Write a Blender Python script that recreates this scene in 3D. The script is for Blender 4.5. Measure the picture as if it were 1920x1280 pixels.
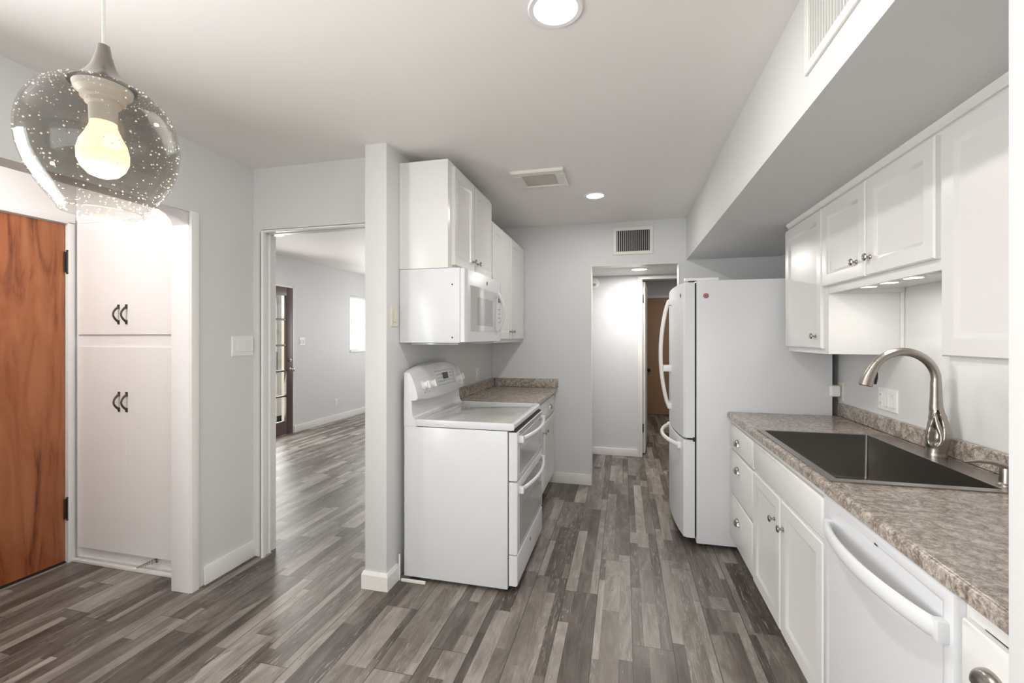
import bpy, bmesh, math, random
from mathutils import Vector, Matrix
random.seed(7)
PI = math.pi
SC = bpy.context.scene
for o in list(bpy.data.objects):
    bpy.data.objects.remove(o)
COL = SC.collection

# ------------------------------------------------------------------ camera
cam = bpy.data.cameras.new('camera')
cam.sensor_width = 36.0
cam.lens = 846.12 / 1920 * 36.0
cam.shift_y = -8.2 / 1920
cam.clip_start = 0.02
cam_o = bpy.data.objects.new('camera', cam)
COL.objects.link(cam_o)
cam_o.location = (0, 0, 1.39)
cam_o.rotation_euler = (PI / 2, 0, 0.244)
SC.camera = cam_o

# ------------------------------------------------------------------ world, exposure
W = bpy.data.worlds.new('world')
SC.world = W
W.use_nodes = True
bg = W.node_tree.nodes['Background']
bg.inputs[0].default_value = (1.0, 0.985, 0.95, 1)
bg.inputs[1].default_value = 1.6
SC.view_settings.view_transform = 'Standard'
SC.view_settings.look = 'None'
SC.view_settings.gamma = 1
SC.view_settings.use_curve_mapping = False
SC.view_settings.exposure = 0.16

def area(name, loc, target, sx, sy, power, color=(1, 1, 1), shape='RECTANGLE', spread=PI):
    l = bpy.data.lights.new(name, 'AREA')
    l.shape = shape
    l.size = sx
    if shape in ('RECTANGLE', 'ELLIPSE'):
        l.size_y = sy
    l.energy = power
    l.color = color
    l.spread = spread
    o = bpy.data.objects.new(name, l)
    COL.objects.link(o)
    o.location = loc
    o.rotation_euler = (Vector(target) - Vector(loc)).to_track_quat('-Z', 'Y').to_euler()
    return o

# daylight through the dining-room windows behind the camera, plus added fill from the left
area('daylight_back', (-0.3, -2.5, 1.5), (-0.3, -1.3, 3.4), 2.8, 1.5, 35, (0.985, 0.99, 1.0))
area('fill_left', (-2.26, 0.05, 1.40), (2, -1.3, 2.2), 1.2, 1.3, 62, (0.985, 0.99, 1.0))  # added lamp, brightens the right-hand cabinet fronts
area('daylight_side', (2.9, -1.0, 1.5), (0.5, 0.0, 3.6), 1.8, 1.3, 32, (0.985, 0.99, 1.0))
# daylight through the living-room glass, plus an unseen lamp at the far end
area('daylight_living_window', (-4.72, 7.5, 1.65), (-2, 6.5, 1.0), 0.9, 0.9, 20, (1.0, 0.99, 0.97))
area('daylight_living_door', (-4.72, 5.13, 1.1), (-2, 4.4, 0.6), 0.7, 1.8, 24, (1.0, 0.99, 0.97))
area('fill_living_far', (-3.0, 8.5, 1.5), (-3.0, 4, 1.2), 1.8, 1.3, 32, (1.0, 0.99, 0.97))  # unseen fill lamp before the solid end wall, no window there

# ------------------------------------------------------------------ materials
def mat(name, col, rough=0.5, metal=0.0, bump=0.0, bscale=60, spec=0.5, emit=None, estr=0, coat=0.0, var=0.0):
    m = bpy.data.materials.new(name)
    m.use_nodes = True
    nt = m.node_tree
    p = nt.nodes['Principled BSDF']
    p.inputs['Base Color'].default_value = (*col, 1)
    p.inputs['Roughness'].default_value = rough
    p.inputs['Metallic'].default_value = metal
    p.inputs['Specular IOR Level'].default_value = spec
    p.inputs['Coat Weight'].default_value = coat
    p.inputs['Coat Roughness'].default_value = 0.08
    if emit:
        p.inputs['Emission Color'].default_value = (*emit, 1)
        p.inputs['Emission Strength'].default_value = estr
    tc = nt.nodes.new('ShaderNodeTexCoord')
    n = nt.nodes.new('ShaderNodeTexNoise')
    n.inputs['Scale'].default_value = bscale
    n.inputs['Detail'].default_value = 5
    nt.links.new(tc.outputs['Object'], n.inputs['Vector'])
    if bump:
        b = nt.nodes.new('ShaderNodeBump')
        b.inputs['Strength'].default_value = bump
        b.inputs['Distance'].default_value = 0.002
        nt.links.new(n.outputs['Fac'], b.inputs['Height'])
        nt.links.new(b.outputs['Normal'], p.inputs['Normal'])
    if var:
        mr = nt.nodes.new('ShaderNodeMapRange')
        mr.inputs['To Min'].default_value = max(0.02, rough - var)
        mr.inputs['To Max'].default_value = rough + var
        nt.links.new(n.outputs['Fac'], mr.inputs['Value'])
        nt.links.new(mr.outputs[0], p.inputs['Roughness'])
    return m

M = {}
M['wall'] = mat('wall_paint', (0.70, 0.70, 0.695), 0.55, bump=0.12, bscale=35)
M['wall_cool'] = mat('wall_paint_cool', (0.70, 0.71, 0.72), 0.5, bump=0.10, bscale=35)
M['ceil'] = mat('ceiling_paint', (0.88, 0.855, 0.825), 0.55, bump=0.06, bscale=25)
M['trim'] = mat('trim_paint', (0.84, 0.835, 0.81), 0.3, bump=0.03)
M['cab'] = mat('cabinet_paint', (0.78, 0.775, 0.755), 0.28, bump=0.02)
M['alcove'] = mat('pantry_paint', (0.86, 0.85, 0.845), 0.35, bump=0.03)
M['enamel'] = mat('white_enamel', (0.72, 0.73, 0.75), 0.27, bump=0.01, coat=0.1)
M['fridge'] = mat('fridge_enamel', (0.75, 0.76, 0.785), 0.3, bump=0.05, bscale=400)
M['plastic'] = mat('white_plastic', (0.86, 0.86, 0.84), 0.3, bump=0.01)
M['ivory'] = mat('ivory_plastic', (0.74, 0.71, 0.62), 0.35, bump=0.01)
M['nickel'] = mat('brushed_nickel', (0.42, 0.385, 0.35), 0.33, 1.0)
M['capm'] = mat('cap_nickel', (0.22, 0.20, 0.18), 0.26, 1.0)
M['pewter'] = mat('pewter_knob', (0.44, 0.41, 0.37), 0.25, 1.0, bump=0.0, var=0.05)
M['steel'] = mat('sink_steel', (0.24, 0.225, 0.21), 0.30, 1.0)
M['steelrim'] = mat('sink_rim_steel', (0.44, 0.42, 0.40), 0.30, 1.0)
M['bronze'] = mat('dark_bronze', (0.10, 0.085, 0.07), 0.4, 0.8, bump=0.05)
M['black'] = mat('black_metal', (0.02, 0.02, 0.02), 0.4, 0.3, bump=0.02)
M['dark'] = mat('dark_gap', (0.012, 0.011, 0.010), 0.7, bump=0.02)
M['slate'] = mat('hinge_dark', (0.05, 0.045, 0.04), 0.45, 0.6, bump=0.05)
M['rubber'] = mat('black_rubber', (0.02, 0.02, 0.022), 0.5, bump=0.02)
M['ovenglass'] = mat('oven_glass', (0.42, 0.43, 0.43), 0.06, bump=0.0, coat=0.5)
M['mwglass'] = mat('microwave_glass', (0.60, 0.60, 0.59), 0.08, coat=0.3)
M['mwscreen'] = mat('microwave_screen', (0.40, 0.40, 0.40), 0.12, coat=0.3)
M['cooktop'] = mat('ceramic_cooktop', (0.52, 0.51, 0.49), 0.07, coat=0.4)
M['display'] = mat('black_display', (0.01, 0.01, 0.012), 0.08)
M['print'] = mat('grey_print', (0.36, 0.37, 0.38), 0.4)
M['bulbglow'] = mat('bulb_glow', (0.8, 0.62, 0.42), 0.4, emit=(1.0, 0.60, 0.32), estr=3.0)
M['lens'] = mat('lit_diffuser', (0.9, 0.9, 0.9), 0.4, emit=(1.0, 0.97, 0.93), estr=6)
M['puck'] = mat('lit_puck', (0.9, 0.9, 0.9), 0.4, emit=(1.0, 0.98, 0.95), estr=4)
M['blue_grey'] = mat('unlit_lens', (0.42, 0.44, 0.52), 0.3)
M['brown'] = mat('brown_door_paint', (0.075, 0.042, 0.036), 0.35, bump=0.05)
M['tan'] = mat('tan_door', (0.42, 0.25, 0.14), 0.5, bump=0.05)
M['red'] = mat('magnet_red', (0.45, 0.03, 0.05), 0.35)
M['louver'] = mat('vent_paint', (0.80, 0.79, 0.75), 0.4)
M['filter'] = mat('vent_filter', (0.60, 0.57, 0.50), 0.8, bump=0.4, bscale=200)
M['stucco'] = mat('outside_wall', (0.75, 0.68, 0.55), 0.8, bump=0.4, bscale=50)
M['leafm'] = mat('pale_leaf', (0.35, 0.42, 0.20), 0.6)
M['cordm'] = mat('clear_cord', (0.62, 0.63, 0.58), 0.3)
M['socket'] = mat('socket_white', (0.82, 0.80, 0.78), 0.35)
M['concrete'] = mat('patio', (0.55, 0.52, 0.47), 0.8, bump=0.2)

def N(nt, t, **kw):
    n = nt.nodes.new(t)
    for k, v in kw.items():
        setattr(n, k, v)
    return n

def glass_mat(name, tint, ior_blend=0.15, edge=None):
    """clear thin glass: light passes straight through, tinted, with a reflective skin"""
    m = bpy.data.materials.new(name)
    m.use_nodes = True
    nt = m.node_tree
    nt.nodes.clear()
    out = N(nt, 'ShaderNodeOutputMaterial')
    mix = N(nt, 'ShaderNodeMixShader')
    tr = N(nt, 'ShaderNodeBsdfTransparent')
    gl = N(nt, 'ShaderNodeBsdfGlossy')
    gl.inputs['Roughness'].default_value = 0.02
    gl.inputs['Color'].default_value = (1, 1, 1, 1)
    fr = N(nt, 'ShaderNodeLayerWeight')
    fr.inputs['Blend'].default_value = 0.5
    if edge:
        mc = N(nt, 'ShaderNodeMix', data_type='RGBA')
        lw = N(nt, 'ShaderNodeLayerWeight')
        lw.inputs['Blend'].default_value = 0.35
        nt.links.new(lw.outputs['Facing'], mc.inputs['Factor'])
        # the smoked glass is darker above its clear foot
        tc = N(nt, 'ShaderNodeTexCoord')
        sp = N(nt, 'ShaderNodeSeparateXYZ')
        nt.links.new(tc.outputs['Object'], sp.inputs[0])
        mr = N(nt, 'ShaderNodeMapRange')
        mr.inputs['From Min'].default_value = edge[2]
        mr.inputs['From Max'].default_value = edge[3]
        nt.links.new(sp.outputs['Z'], mr.inputs['Value'])
        ma = N(nt, 'ShaderNodeMix', data_type='RGBA')
        ma.inputs[6].default_value = (*edge[0], 1)
        ma.inputs[7].default_value = (*tint, 1)
        nt.links.new(mr.outputs[0], ma.inputs['Factor'])
        nt.links.new(ma.outputs[2], mc.inputs[6])
        mc.inputs[7].default_value = (*edge[1], 1)
        nt.links.new(mc.outputs[2], tr.inputs['Color'])
    else:
        tr.inputs['Color'].default_value = (*tint, 1)
    # same facing response from either side, so inner walls do not mirror
    sq = N(nt, 'ShaderNodeMath', operation='POWER')
    nt.links.new(fr.outputs['Facing'], sq.inputs[0])
    sq.inputs[1].default_value = 3.0
    ml_ = N(nt, 'ShaderNodeMath', operation='MULTIPLY_ADD')
    nt.links.new(sq.outputs[0], ml_.inputs[0])
    ml_.inputs[1].default_value = 0.085
    ml_.inputs[2].default_value = ior_blend * 0.2
    nt.links.new(ml_.outputs[0], mix.inputs[0])
    nt.links.new(tr.outputs[0], mix.inputs[1])
    nt.links.new(gl.outputs[0], mix.inputs[2])
    nt.links.new(mix.outputs[0], out.inputs[0])
    return m

M['glass'] = glass_mat('window_glass', (0.97, 0.98, 0.97))
M['smoke'] = glass_mat('smoked_seeded_glass', (0.74, 0.73, 0.71), 0.12, edge=((0.97, 0.965, 0.955), (0.90, 0.895, 0.885), 0.0, 0.075))
M['bubble'] = mat('glass_bubble', (0.95, 0.93, 0.9), 0.1, spec=0.8)

def math_node(nt, op, a, b=None, c=None):
    n = N(nt, 'ShaderNodeMath', operation=op)
    for i, v in enumerate((a, b, c)):
        if v is None:
            continue
        if isinstance(v, (int, float)):
            n.inputs[i].default_value = v
        else:
            nt.links.new(v, n.inputs[i])
    return n.outputs[0]

def ramp(nt, fac, stops, interp='LINEAR'):
    r = N(nt, 'ShaderNodeValToRGB')
    r.color_ramp.interpolation = interp
    els = r.color_ramp.elements
    while len(els) < len(stops):
        els.new(0.5)
    for e, (p, c) in zip(els, stops):
        e.position = p
        e.color = (*c, 1) if len(c) == 3 else c
    nt.links.new(fac, r.inputs[0])
    return r.outputs[0]

def floor_material():
    m = bpy.data.materials.new('plank_floor')
    m.use_nodes = True
    nt = m.node_tree
    p = nt.nodes['Principled BSDF']
    tc = N(nt, 'ShaderNodeTexCoord')
    sp = N(nt, 'ShaderNodeSeparateXYZ')
    nt.links.new(tc.outputs['Object'], sp.inputs[0])
    X, Y = sp.outputs['X'], sp.outputs['Y']
    f = lambda op, a, b=None, c=None: math_node(nt, op, a, b, c)
    def wn(v):
        n = N(nt, 'ShaderNodeTexWhiteNoise', noise_dimensions='1D')
        nt.links.new(v, n.inputs['W'])
        return n.outputs['Value']
    px = f('DIVIDE', f('SUBTRACT', X, 0.036), 0.176)
    col = f('FLOOR', px)
    fx = f('FRACT', px)
    rc = wn(f('ADD', f('MULTIPLY', col, 1.37), 0.31))
    py = f('ADD', f('DIVIDE', Y, 1.22), f('MULTIPLY', rc, 7.0))
    row = f('FLOOR', py)
    fy = f('FRACT', py)
    pid = f('ADD', f('MULTIPLY', col, 17.31), f('MULTIPLY', row, 5.73))
    b1 = f('ADD', f('MULTIPLY', wn(f('ADD', pid, 0.11)), 0.30), 0.18)
    b2 = f('ADD', f('MULTIPLY', wn(f('ADD', pid, 0.23)), 0.26), 0.58)
    sub = f('ADD', f('GREATER_THAN', fx, b1), f('GREATER_THAN', fx, b2))
    sid = f('ADD', pid, f('MULTIPLY', sub, 31.77))
    rs = wn(sid)
    mult = f('ADD', f('MULTIPLY', wn(f('ADD', sid, 0.5)), 1.6), 0.8)
    seg = f('FLOOR', f('MULTIPLY', f('ADD', fy, rs), mult))
    tone = wn(f('ADD', f('MULTIPLY', sid, 1.3), f('MULTIPLY', seg, 3.17)))
    def noise(sx, sy, off, scale, detail, rough, dist):
        cb = N(nt, 'ShaderNodeCombineXYZ')
        nt.links.new(f('MULTIPLY', X, sx), cb.inputs[0])
        nt.links.new(f('MULTIPLY', Y, sy), cb.inputs[1])
        nt.links.new(f('MULTIPLY', tone, off), cb.inputs[2])
        n = N(nt, 'ShaderNodeTexNoise')
        n.inputs['Scale'].default_value = scale
        n.inputs['Detail'].default_value = detail
        n.inputs['Roughness'].default_value = rough
        n.inputs['Distortion'].default_value = dist
        nt.links.new(cb.outputs[0], n.inputs['Vector'])
        return n.outputs['Fac']
    grain = noise(120, 5.0, 40, 1.0, 8, 0.75, 1.0)
    blotch = noise(13, 2.6, 77, 1.0, 8, 0.62, 1.2)
    chip = noise(46, 5.0, 23, 1.0, 9, 0.72, 2.2)
    knot = noise(9, 3.5, 55, 1.0, 4, 0.5, 2.5)
    v = f('ADD', f('MULTIPLY', tone, 0.56), f('MULTIPLY', f('SUBTRACT', blotch, 0.5), 0.95))
    v = f('ADD', v, f('MULTIPLY', f('SUBTRACT', grain, 0.5), 0.42))
    v = f('ADD', v, 0.25)
    base = ramp(nt, v, [(0.18, (0.052, 0.040, 0.033)), (0.38, (0.110, 0.090, 0.076)), (0.58, (0.182, 0.158, 0.138)), (0.78, (0.290, 0.259, 0.231)), (1.0, (0.43, 0.40, 0.36))])
    chipm = ramp(nt, chip, [(0.55, (0, 0, 0)), (0.64, (1, 1, 1))])
    chipsel = f('GREATER_THAN', wn(f('ADD', sid, 0.77)), 0.50)
    mixc = N(nt, 'ShaderNodeMix', data_type='RGBA')
    nt.links.new(f('MULTIPLY', f('MULTIPLY', chipm, chipsel), 0.6), mixc.inputs['Factor'])
    nt.links.new(base, mixc.inputs[6])
    mixc.inputs[7].default_value = (0.42, 0.39, 0.36, 1)
    km = ramp(nt, knot, [(0.24, (1, 1, 1)), (0.31, (0, 0, 0))])
    mixk = N(nt, 'ShaderNodeMix', data_type='RGBA')
    nt.links.new(f('MULTIPLY', km, 0.8), mixk.inputs['Factor'])
    nt.links.new(mixc.outputs[2], mixk.inputs[6])
    mixk.inputs[7].default_value = (0.045, 0.036, 0.032, 1)
    seam = f('MAXIMUM', f('LESS_THAN', fx, 0.010), f('GREATER_THAN', fx, 0.990))
    seam = f('MAXIMUM', seam, f('LESS_THAN', fy, 0.0022))
    mixs = N(nt, 'ShaderNodeMix', data_type='RGBA')
    nt.links.new(f('MULTIPLY', seam, 0.9), mixs.inputs['Factor'])
    nt.links.new(mixk.outputs[2], mixs.inputs[6])
    mixs.inputs[7].default_value = (0.02, 0.017, 0.015, 1)
    nt.links.new(mixs.outputs[2], p.inputs['Base Color'])
    mr = N(nt, 'ShaderNodeMapRange')
    mr.inputs['To Min'].default_value = 0.28
    mr.inputs['To Max'].default_value = 0.46
    nt.links.new(grain, mr.inputs['Value'])
    nt.links.new(mr.outputs[0], p.inputs['Roughness'])
    bp = N(nt, 'ShaderNodeBump')
    bp.inputs['Strength'].default_value = 0.25
    bp.inputs['Distance'].default_value = 0.002
    nt.links.new(f('SUBTRACT', grain, f('MULTIPLY', seam, 1.5)), bp.inputs['Height'])
    nt.links.new(bp.outputs[0], p.inputs['Normal'])
    return m

M['floor'] = floor_material()

def laminate_material():
    m = bpy.data.materials.new('stone_laminate')
    m.use_nodes = True
    nt = m.node_tree
    p = nt.nodes['Principled BSDF']
    tc = N(nt, 'ShaderNodeTexCoord')
    mp = N(nt, 'ShaderNodeMapping')
    mp.inputs['Scale'].default_value = (1.0, 1.0, 1.0)
    nt.links.new(tc.outputs['Object'], mp.inputs[0])
    def noise(scale, detail, rough, dist):
        n = N(nt, 'ShaderNodeTexNoise')
        n.inputs['Scale'].default_value = scale
        n.inputs['Detail'].default_value = detail
        n.inputs['Roughness'].default_value = rough
        n.inputs['Distortion'].default_value = dist
        nt.links.new(mp.outputs[0], n.inputs['Vector'])
        return n.outputs['Fac']
    a = noise(13, 8, 0.66, 3.2)
    b = noise(48, 8, 0.72, 2.2)
    f = lambda op, x, y=None: math_node(nt, op, x, y)
    vein = f('ABSOLUTE', f('SUBTRACT', noise(9, 6, 0.62, 4.0), 0.5))
    base = ramp(nt, a, [(0.33, (0.085, 0.065, 0.050)), (0.44, (0.18, 0.138, 0.108)), (0.50, (0.33, 0.275, 0.228)), (0.57, (0.55, 0.49, 0.43)), (0.70, (0.70, 0.65, 0.59))])
    spk = ramp(nt, b, [(0.34, (0.06, 0.048, 0.038)), (0.46, (0.26, 0.215, 0.18)), (0.60, (0.60, 0.545, 0.49))])
    mx = N(nt, 'ShaderNodeMix', data_type='RGBA')
    mx.inputs['Factor'].default_value = 0.5
    nt.links.new(base, mx.inputs[6])
    nt.links.new(spk, mx.inputs[7])
    vm = ramp(nt, vein, [(0.0, (1, 1, 1)), (0.022, (0, 0, 0))])
    mv = N(nt, 'ShaderNodeMix', data_type='RGBA')
    nt.links.new(f('MULTIPLY', vm, 0.6), mv.inputs['Factor'])
    nt.links.new(mx.outputs[2], mv.inputs[6])
    mv.inputs[7].default_value = (0.15, 0.115, 0.10, 1)
    nt.links.new(mv.outputs[2], p.inputs['Base Color'])
    p.inputs['Roughness'].default_value = 0.22
    bp = N(nt, 'ShaderNodeBump')
    bp.inputs['Strength'].default_value = 0.06
    bp.inputs['Distance'].default_value = 0.001
    nt.links.new(b, bp.inputs['Height'])
    nt.links.new(bp.outputs[0], p.inputs['Normal'])
    return m

M['stone'] = laminate_material()

def door_wood():
    m = bpy.data.materials.new('orange_wood_veneer')
    m.use_nodes = True
    nt = m.node_tree
    p = nt.nodes['Principled BSDF']
    tc = N(nt, 'ShaderNodeTexCoord')
    mp = N(nt, 'ShaderNodeMapping')
    mp.inputs['Scale'].default_value = (1, 5.5, 0.75)
    nt.links.new(tc.outputs['Object'], mp.inputs[0])
    def noise(scale, detail, rough, dist):
        n = N(nt, 'ShaderNodeTexNoise')
        n.inputs['Scale'].default_value = scale
        n.inputs['Detail'].default_value = detail
        n.inputs['Roughness'].default_value = rough
        n.inputs['Distortion'].default_value = dist
        nt.links.new(mp.outputs[0], n.inputs['Vector'])
        return n.outputs['Fac']
    a = noise(1.7, 5, 0.5, 1.5)
    fine = noise(22, 4, 0.6, 0.6)
    f = lambda op, x, y=None: math_node(nt, op, x, y)
    v = f('ADD', f('MULTIPLY', a, 0.9), f('MULTIPLY', fine, 0.12))
    base = ramp(nt, v, [(0.33, (0.085, 0.022, 0.006)), (0.41, (0.24, 0.066, 0.019)), (0.48, (0.35, 0.110, 0.036)), (0.66, (0.43, 0.155, 0.060))])
    nt.links.new(base, p.inputs['Base Color'])
    p.inputs['Roughness'].default_value = 0.35
    return m

M['wood'] = door_wood()

# ------------------------------------------------------------------ mesh helpers
class MB:
    def __init__(self):
        self.bm = bmesh.new()

    def _join(self, t):
        me = bpy.data.meshes.new('tmp')
        t.to_mesh(me)
        t.free()
        self.bm.from_mesh(me)
        bpy.data.meshes.remove(me)
        return self

    def box(self, x0, x1, y0, y1, z0, z1, b=0.0, seg=2):
        t = bmesh.new()
        bmesh.ops.create_cube(t, size=1)
        for v in t.verts:
            v.co = Vector(((x0 + x1) / 2 + v.co.x * (x1 - x0), (y0 + y1) / 2 + v.co.y * (y1 - y0), (z0 + z1) / 2 + v.co.z * (z1 - z0)))
        if b > 0:
            bmesh.ops.bevel(t, geom=list(t.edges), offset=b, segments=seg, profile=0.6, affect='EDGES')
        return self._join(t)

    def tube(self, pts, rad, n=12, flat=None, caps=True, up=None):
        """sweep a circle (or ellipse: flat=(a,b) multipliers) along points with a radius each"""
        pts = [Vector(p) for p in pts]
        if isinstance(rad, (int, float)):
            rad = [rad] * len(pts)
        a, b = flat if flat else (1, 1)
        bm = self.bm
        rings = []
        T0 = (pts[1] - pts[0]).normalized()
        ref = Vector(up) if up else (Vector((0, 0, 1)) if abs(T0.z) < 0.9 else Vector((1, 0, 0)))
        nv = (ref - T0 * ref.dot(T0)).normalized()
        for i, p in enumerate(pts):
            if i == 0:
                T = T0
            elif i == len(pts) - 1:
                T = (pts[i] - pts[i - 1]).normalized()
            else:
                T = ((pts[i] - pts[i - 1]).normalized() + (pts[i + 1] - pts[i]).normalized()).normalized()
            nv = (nv - T * nv.dot(T)).normalized()
            bv = T.cross(nv)
            rings.append([bm.verts.new(p + nv * math.cos(2 * PI * k / n) * rad[i] * a + bv * math.sin(2 * PI * k / n) * rad[i] * b) for k in range(n)])
        for i in range(len(rings) - 1):
            for k in range(n):
                bm.faces.new((rings[i][k], rings[i][(k + 1) % n], rings[i + 1][(k + 1) % n], rings[i + 1][k]))
        if caps:
            bm.faces.new(rings[0][::-1])
            bm.faces.new(rings[-1])
        return self

    def lathe(self, prof, org, axis=(0, 0, 1), n=28, closed=True):
        """prof: list of (radius, height along axis)"""
        ax = Vector(axis).normalized()
        u = ax.orthogonal().normalized()
        w = ax.cross(u)
        org = Vector(org)
        bm = self.bm
        rings = []
        for r, h in prof:
            if r < 1e-6:
                rings.append([bm.verts.new(org + ax * h)])
            else:
                rings.append([bm.verts.new(org + ax * h + (u * math.cos(2 * PI * k / n) + w * math.sin(2 * PI * k / n)) * r) for k in range(n)])
        for i in range(len(rings) - 1):
            A, B = rings[i], rings[i + 1]
            for k in range(n):
                k2 = (k + 1) % n
                if len(A) == 1 and len(B) == 1:
                    continue
                if len(A) == 1:
                    bm.faces.new((A[0], B[k2], B[k]))
                elif len(B) == 1:
                    bm.faces.new((A[k], A[k2], B[0]))
                else:
                    bm.faces.new((A[k], A[k2], B[k2], B[k]))
        if closed:
            if len(rings[0]) > 1:
                bm.faces.new(rings[0][::-1])
            if len(rings[-1]) > 1:
                bm.faces.new(rings[-1])
        return self

    def prism(self, poly, axis, a0, a1, b=0.0, warp=None, steps=1):
        """extrude a 2D polygon: axis 'y' -> poly is (x,z); 'x' -> (y,z); 'z' -> (x,y)"""
        t = bmesh.new()
        def P(p, a):
            if axis == 'y':
                q = Vector((p[0], a, p[1]))
            elif axis == 'x':
                q = Vector((a, p[0], p[1]))
            else:
                q = Vector((p[0], p[1], a))
            return warp(q) if warp else q
        rings = []
        for s in range(steps + 1):
            a = a0 + (a1 - a0) * s / steps
            rings.append([t.verts.new(P(p, a)) for p in poly])
        n = len(poly)
        for s in range(steps):
            for k in range(n):
                t.faces.new((rings[s][k], rings[s][(k + 1) % n], rings[s + 1][(k + 1) % n], rings[s + 1][k]))
        t.faces.new(rings[0][::-1])
        t.faces.new(rings[-1])
        if b > 0:
            bmesh.ops.bevel(t, geom=[e for e in t.edges if e.calc_face_angle(0) > 0.4], offset=b, segments=2, profile=0.6, affect='EDGES')
        return self._join(t)

    def loops(self, mp, a0, a1, b0, b1, lp):
        """nested rectangles; mp(a,b,d) -> world, lp = [(inset, depth), ...]"""
        bm = self.bm
        rings = []
        for ins, d in lp:
            rings.append([bm.verts.new(mp(a, b, d)) for a, b in ((a0 + ins, b0 + ins), (a1 - ins, b0 + ins), (a1 - ins, b1 - ins), (a0 + ins, b1 - ins))])
        for i in range(len(rings) - 1):
            for k in range(4):
                bm.faces.new((rings[i][k], rings[i][(k + 1) % 4], rings[i + 1][(k + 1) % 4], rings[i + 1][k]))
        bm.faces.new(rings[0][::-1])
        bm.faces.new(rings[-1])
        return self

WL = {}          # world position of every parent
def obj(name, mb, m, parent=None, smooth=35, sharp=True):
    bm = mb.bm
    bmesh.ops.recalc_face_normals(bm, faces=bm.faces)
    me = bpy.data.meshes.new(name)
    o = bpy.data.objects.new(name, me)
    COL.objects.link(o)
    if parent is None:
        lo = [min(v.co[i] for v in bm.verts) for i in range(3)]
        hi = [max(v.co[i] for v in bm.verts) for i in range(3)]
        org = Vector(((lo[0] + hi[0]) / 2, (lo[1] + hi[1]) / 2, lo[2]))
        if name in ('floor',):
            org = Vector((0, 0, 0))
        o.location = org
    else:
        org = WL[parent.name]
        o.parent = parent
    for v in bm.verts:
        v.co -= org
    WL[o.name] = org.copy()
    bm.to_mesh(me)
    bm.free()
    me.materials.append(M[m] if isinstance(m, str) else m)
    for p in me.polygons:
        p.use_smooth = True
    me.set_sharp_from_angle(angle=math.radians(smooth))
    return o

def thing(name, label, cat, loc, group=None):
    o = bpy.data.objects.new(name, None)
    o.empty_display_size = 0.05
    COL.objects.link(o)
    o.location = loc
    WL[o.name] = Vector(loc)
    return tag(o, label, cat, group)

def tag(o, label, cat, group=None):
    o['label'] = label
    o['category'] = cat
    if group:
        o['group'] = group
    return o

def struct(name, mb, m, parent=None, smooth=35):
    o = obj(name, mb, m, parent, smooth)
    if parent is None:
        o['kind'] = 'structure'
    return o

def B(*a, **k):
    return MB().box(*a, **k)

# ------------------------------------------------------------------ the shell
CZ = 2.456       # kitchen ceiling
struct('floor', B(-4.9, 3.1, -2.75, 8.75, -0.12, 0.0), 'floor')
struct('ceiling', B(-3.5, 3.1, -2.75, 2.45, CZ, CZ + 0.12).box(-1.33, 1.45, 2.45, 4.35, CZ, CZ + 0.12), 'ceil')
struct('ceiling_living', B(-4.8, -1.33, 2.45, 8.75, 2.53, 2.65), 'ceil')
struct('ceiling_hall', B(-1.27, 1.6, 4.36, 5.5, 2.112, 2.25), 'ceil')
struct('ceiling_back_room', B(-1.33, 2.2, 5.5, 8.75, 2.45, 2.57), 'ceil')

# left wall with the entry opening; small wedge by the jamb builds in a shadow edge
w = B(-2.41, -2.29, -2.6, -0.6, 0, CZ).box(-2.41, -2.29, 0.7, 0.9, 0, CZ).box(-2.41, -2.29, -0.6, 0.7, 0, 0.75).box(-2.41, -2.29, -0.6, 0.7, 2.15, CZ)
w.box(-2.41, -2.29, 1.96, 2.395, 0, CZ)
w.box(-2.41, -2.29, 0.9, 1.96, 2.071, CZ)
w.prism([(1.88, 2.072), (1.961, 2.072), (1.961, 1.99), (1.945, 2.03), (1.92, 2.055)], 'x', -2.41, -2.30)
struct('wall_left', w, 'wall')
struct('wall_entry', B(-3.46, -3.34, 2.035, 2.4, 0, CZ).box(-3.46, -3.34, 0.8, 1.12, 0, CZ).box(-3.46, -3.34, 1.12, 2.035, 2.09, CZ).box(-3.46, -2.41, 0.7, 0.82, 0, CZ), 'alcove')
# wall with the doorway to the living room
w = B(-4.665, -2.232, 2.389, 2.50, 0, 2.53)
w.box(-2.232, -1.399, 2.389, 2.50, 2.062, 2.53)
struct('wall_doorway', w, 'wall')
# the wall the stove stands against; its end is the pier seen in front
struct('wall_stove', B(-1.399, -1.266, 2.236, 8.7, 0, 2.53, b=0.004), 'wall')
# far wall
w = B(-1.27, -0.301, 4.295, 4.41, 0, CZ)
w.box(0.476, 1.42, 4.295, 4.41, 0, CZ)
w.box(-0.301, 0.476, 4.295, 4.41, 2.056, CZ)
struct('wall_far', w, 'wall_cool')
struct('wall_right', B(1.30, 1.42, 0.90, 4.30, 0, CZ), 'wall')
struct('wall_near_right', B(0.602, 3.0, 0.765, 0.902, 0, CZ, b=0.003), 'wall')
# dining room behind the camera
w = B(-2.41, -1.75, -2.72, -2.6, 0, CZ)
w.box(1.15, 3.1, -2.72, -2.6, 0, CZ)
w.box(-1.75, 1.15, -2.72, -2.6, 0, 0.7)
w.box(-1.75, 1.15, -2.72, -2.6, 2.3, CZ)
struct('wall_back', w, 'wall')
w = B(3.0, 3.12, -2.6, -1.95, 0, CZ).box(3.0, 3.12, -0.05, 0.9, 0, CZ).box(3.0, 3.12, -1.95, -0.05, 0, 0.8).box(3.0, 3.12, -1.95, -0.05, 2.2, CZ)
struct('wall_dining', w, 'wall')
# dropped soffit over the right-hand cabinets
struct('trim_soffit', B(0.539, 1.30, 0.90, 4.296, 2.081, CZ), 'wall')
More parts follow.
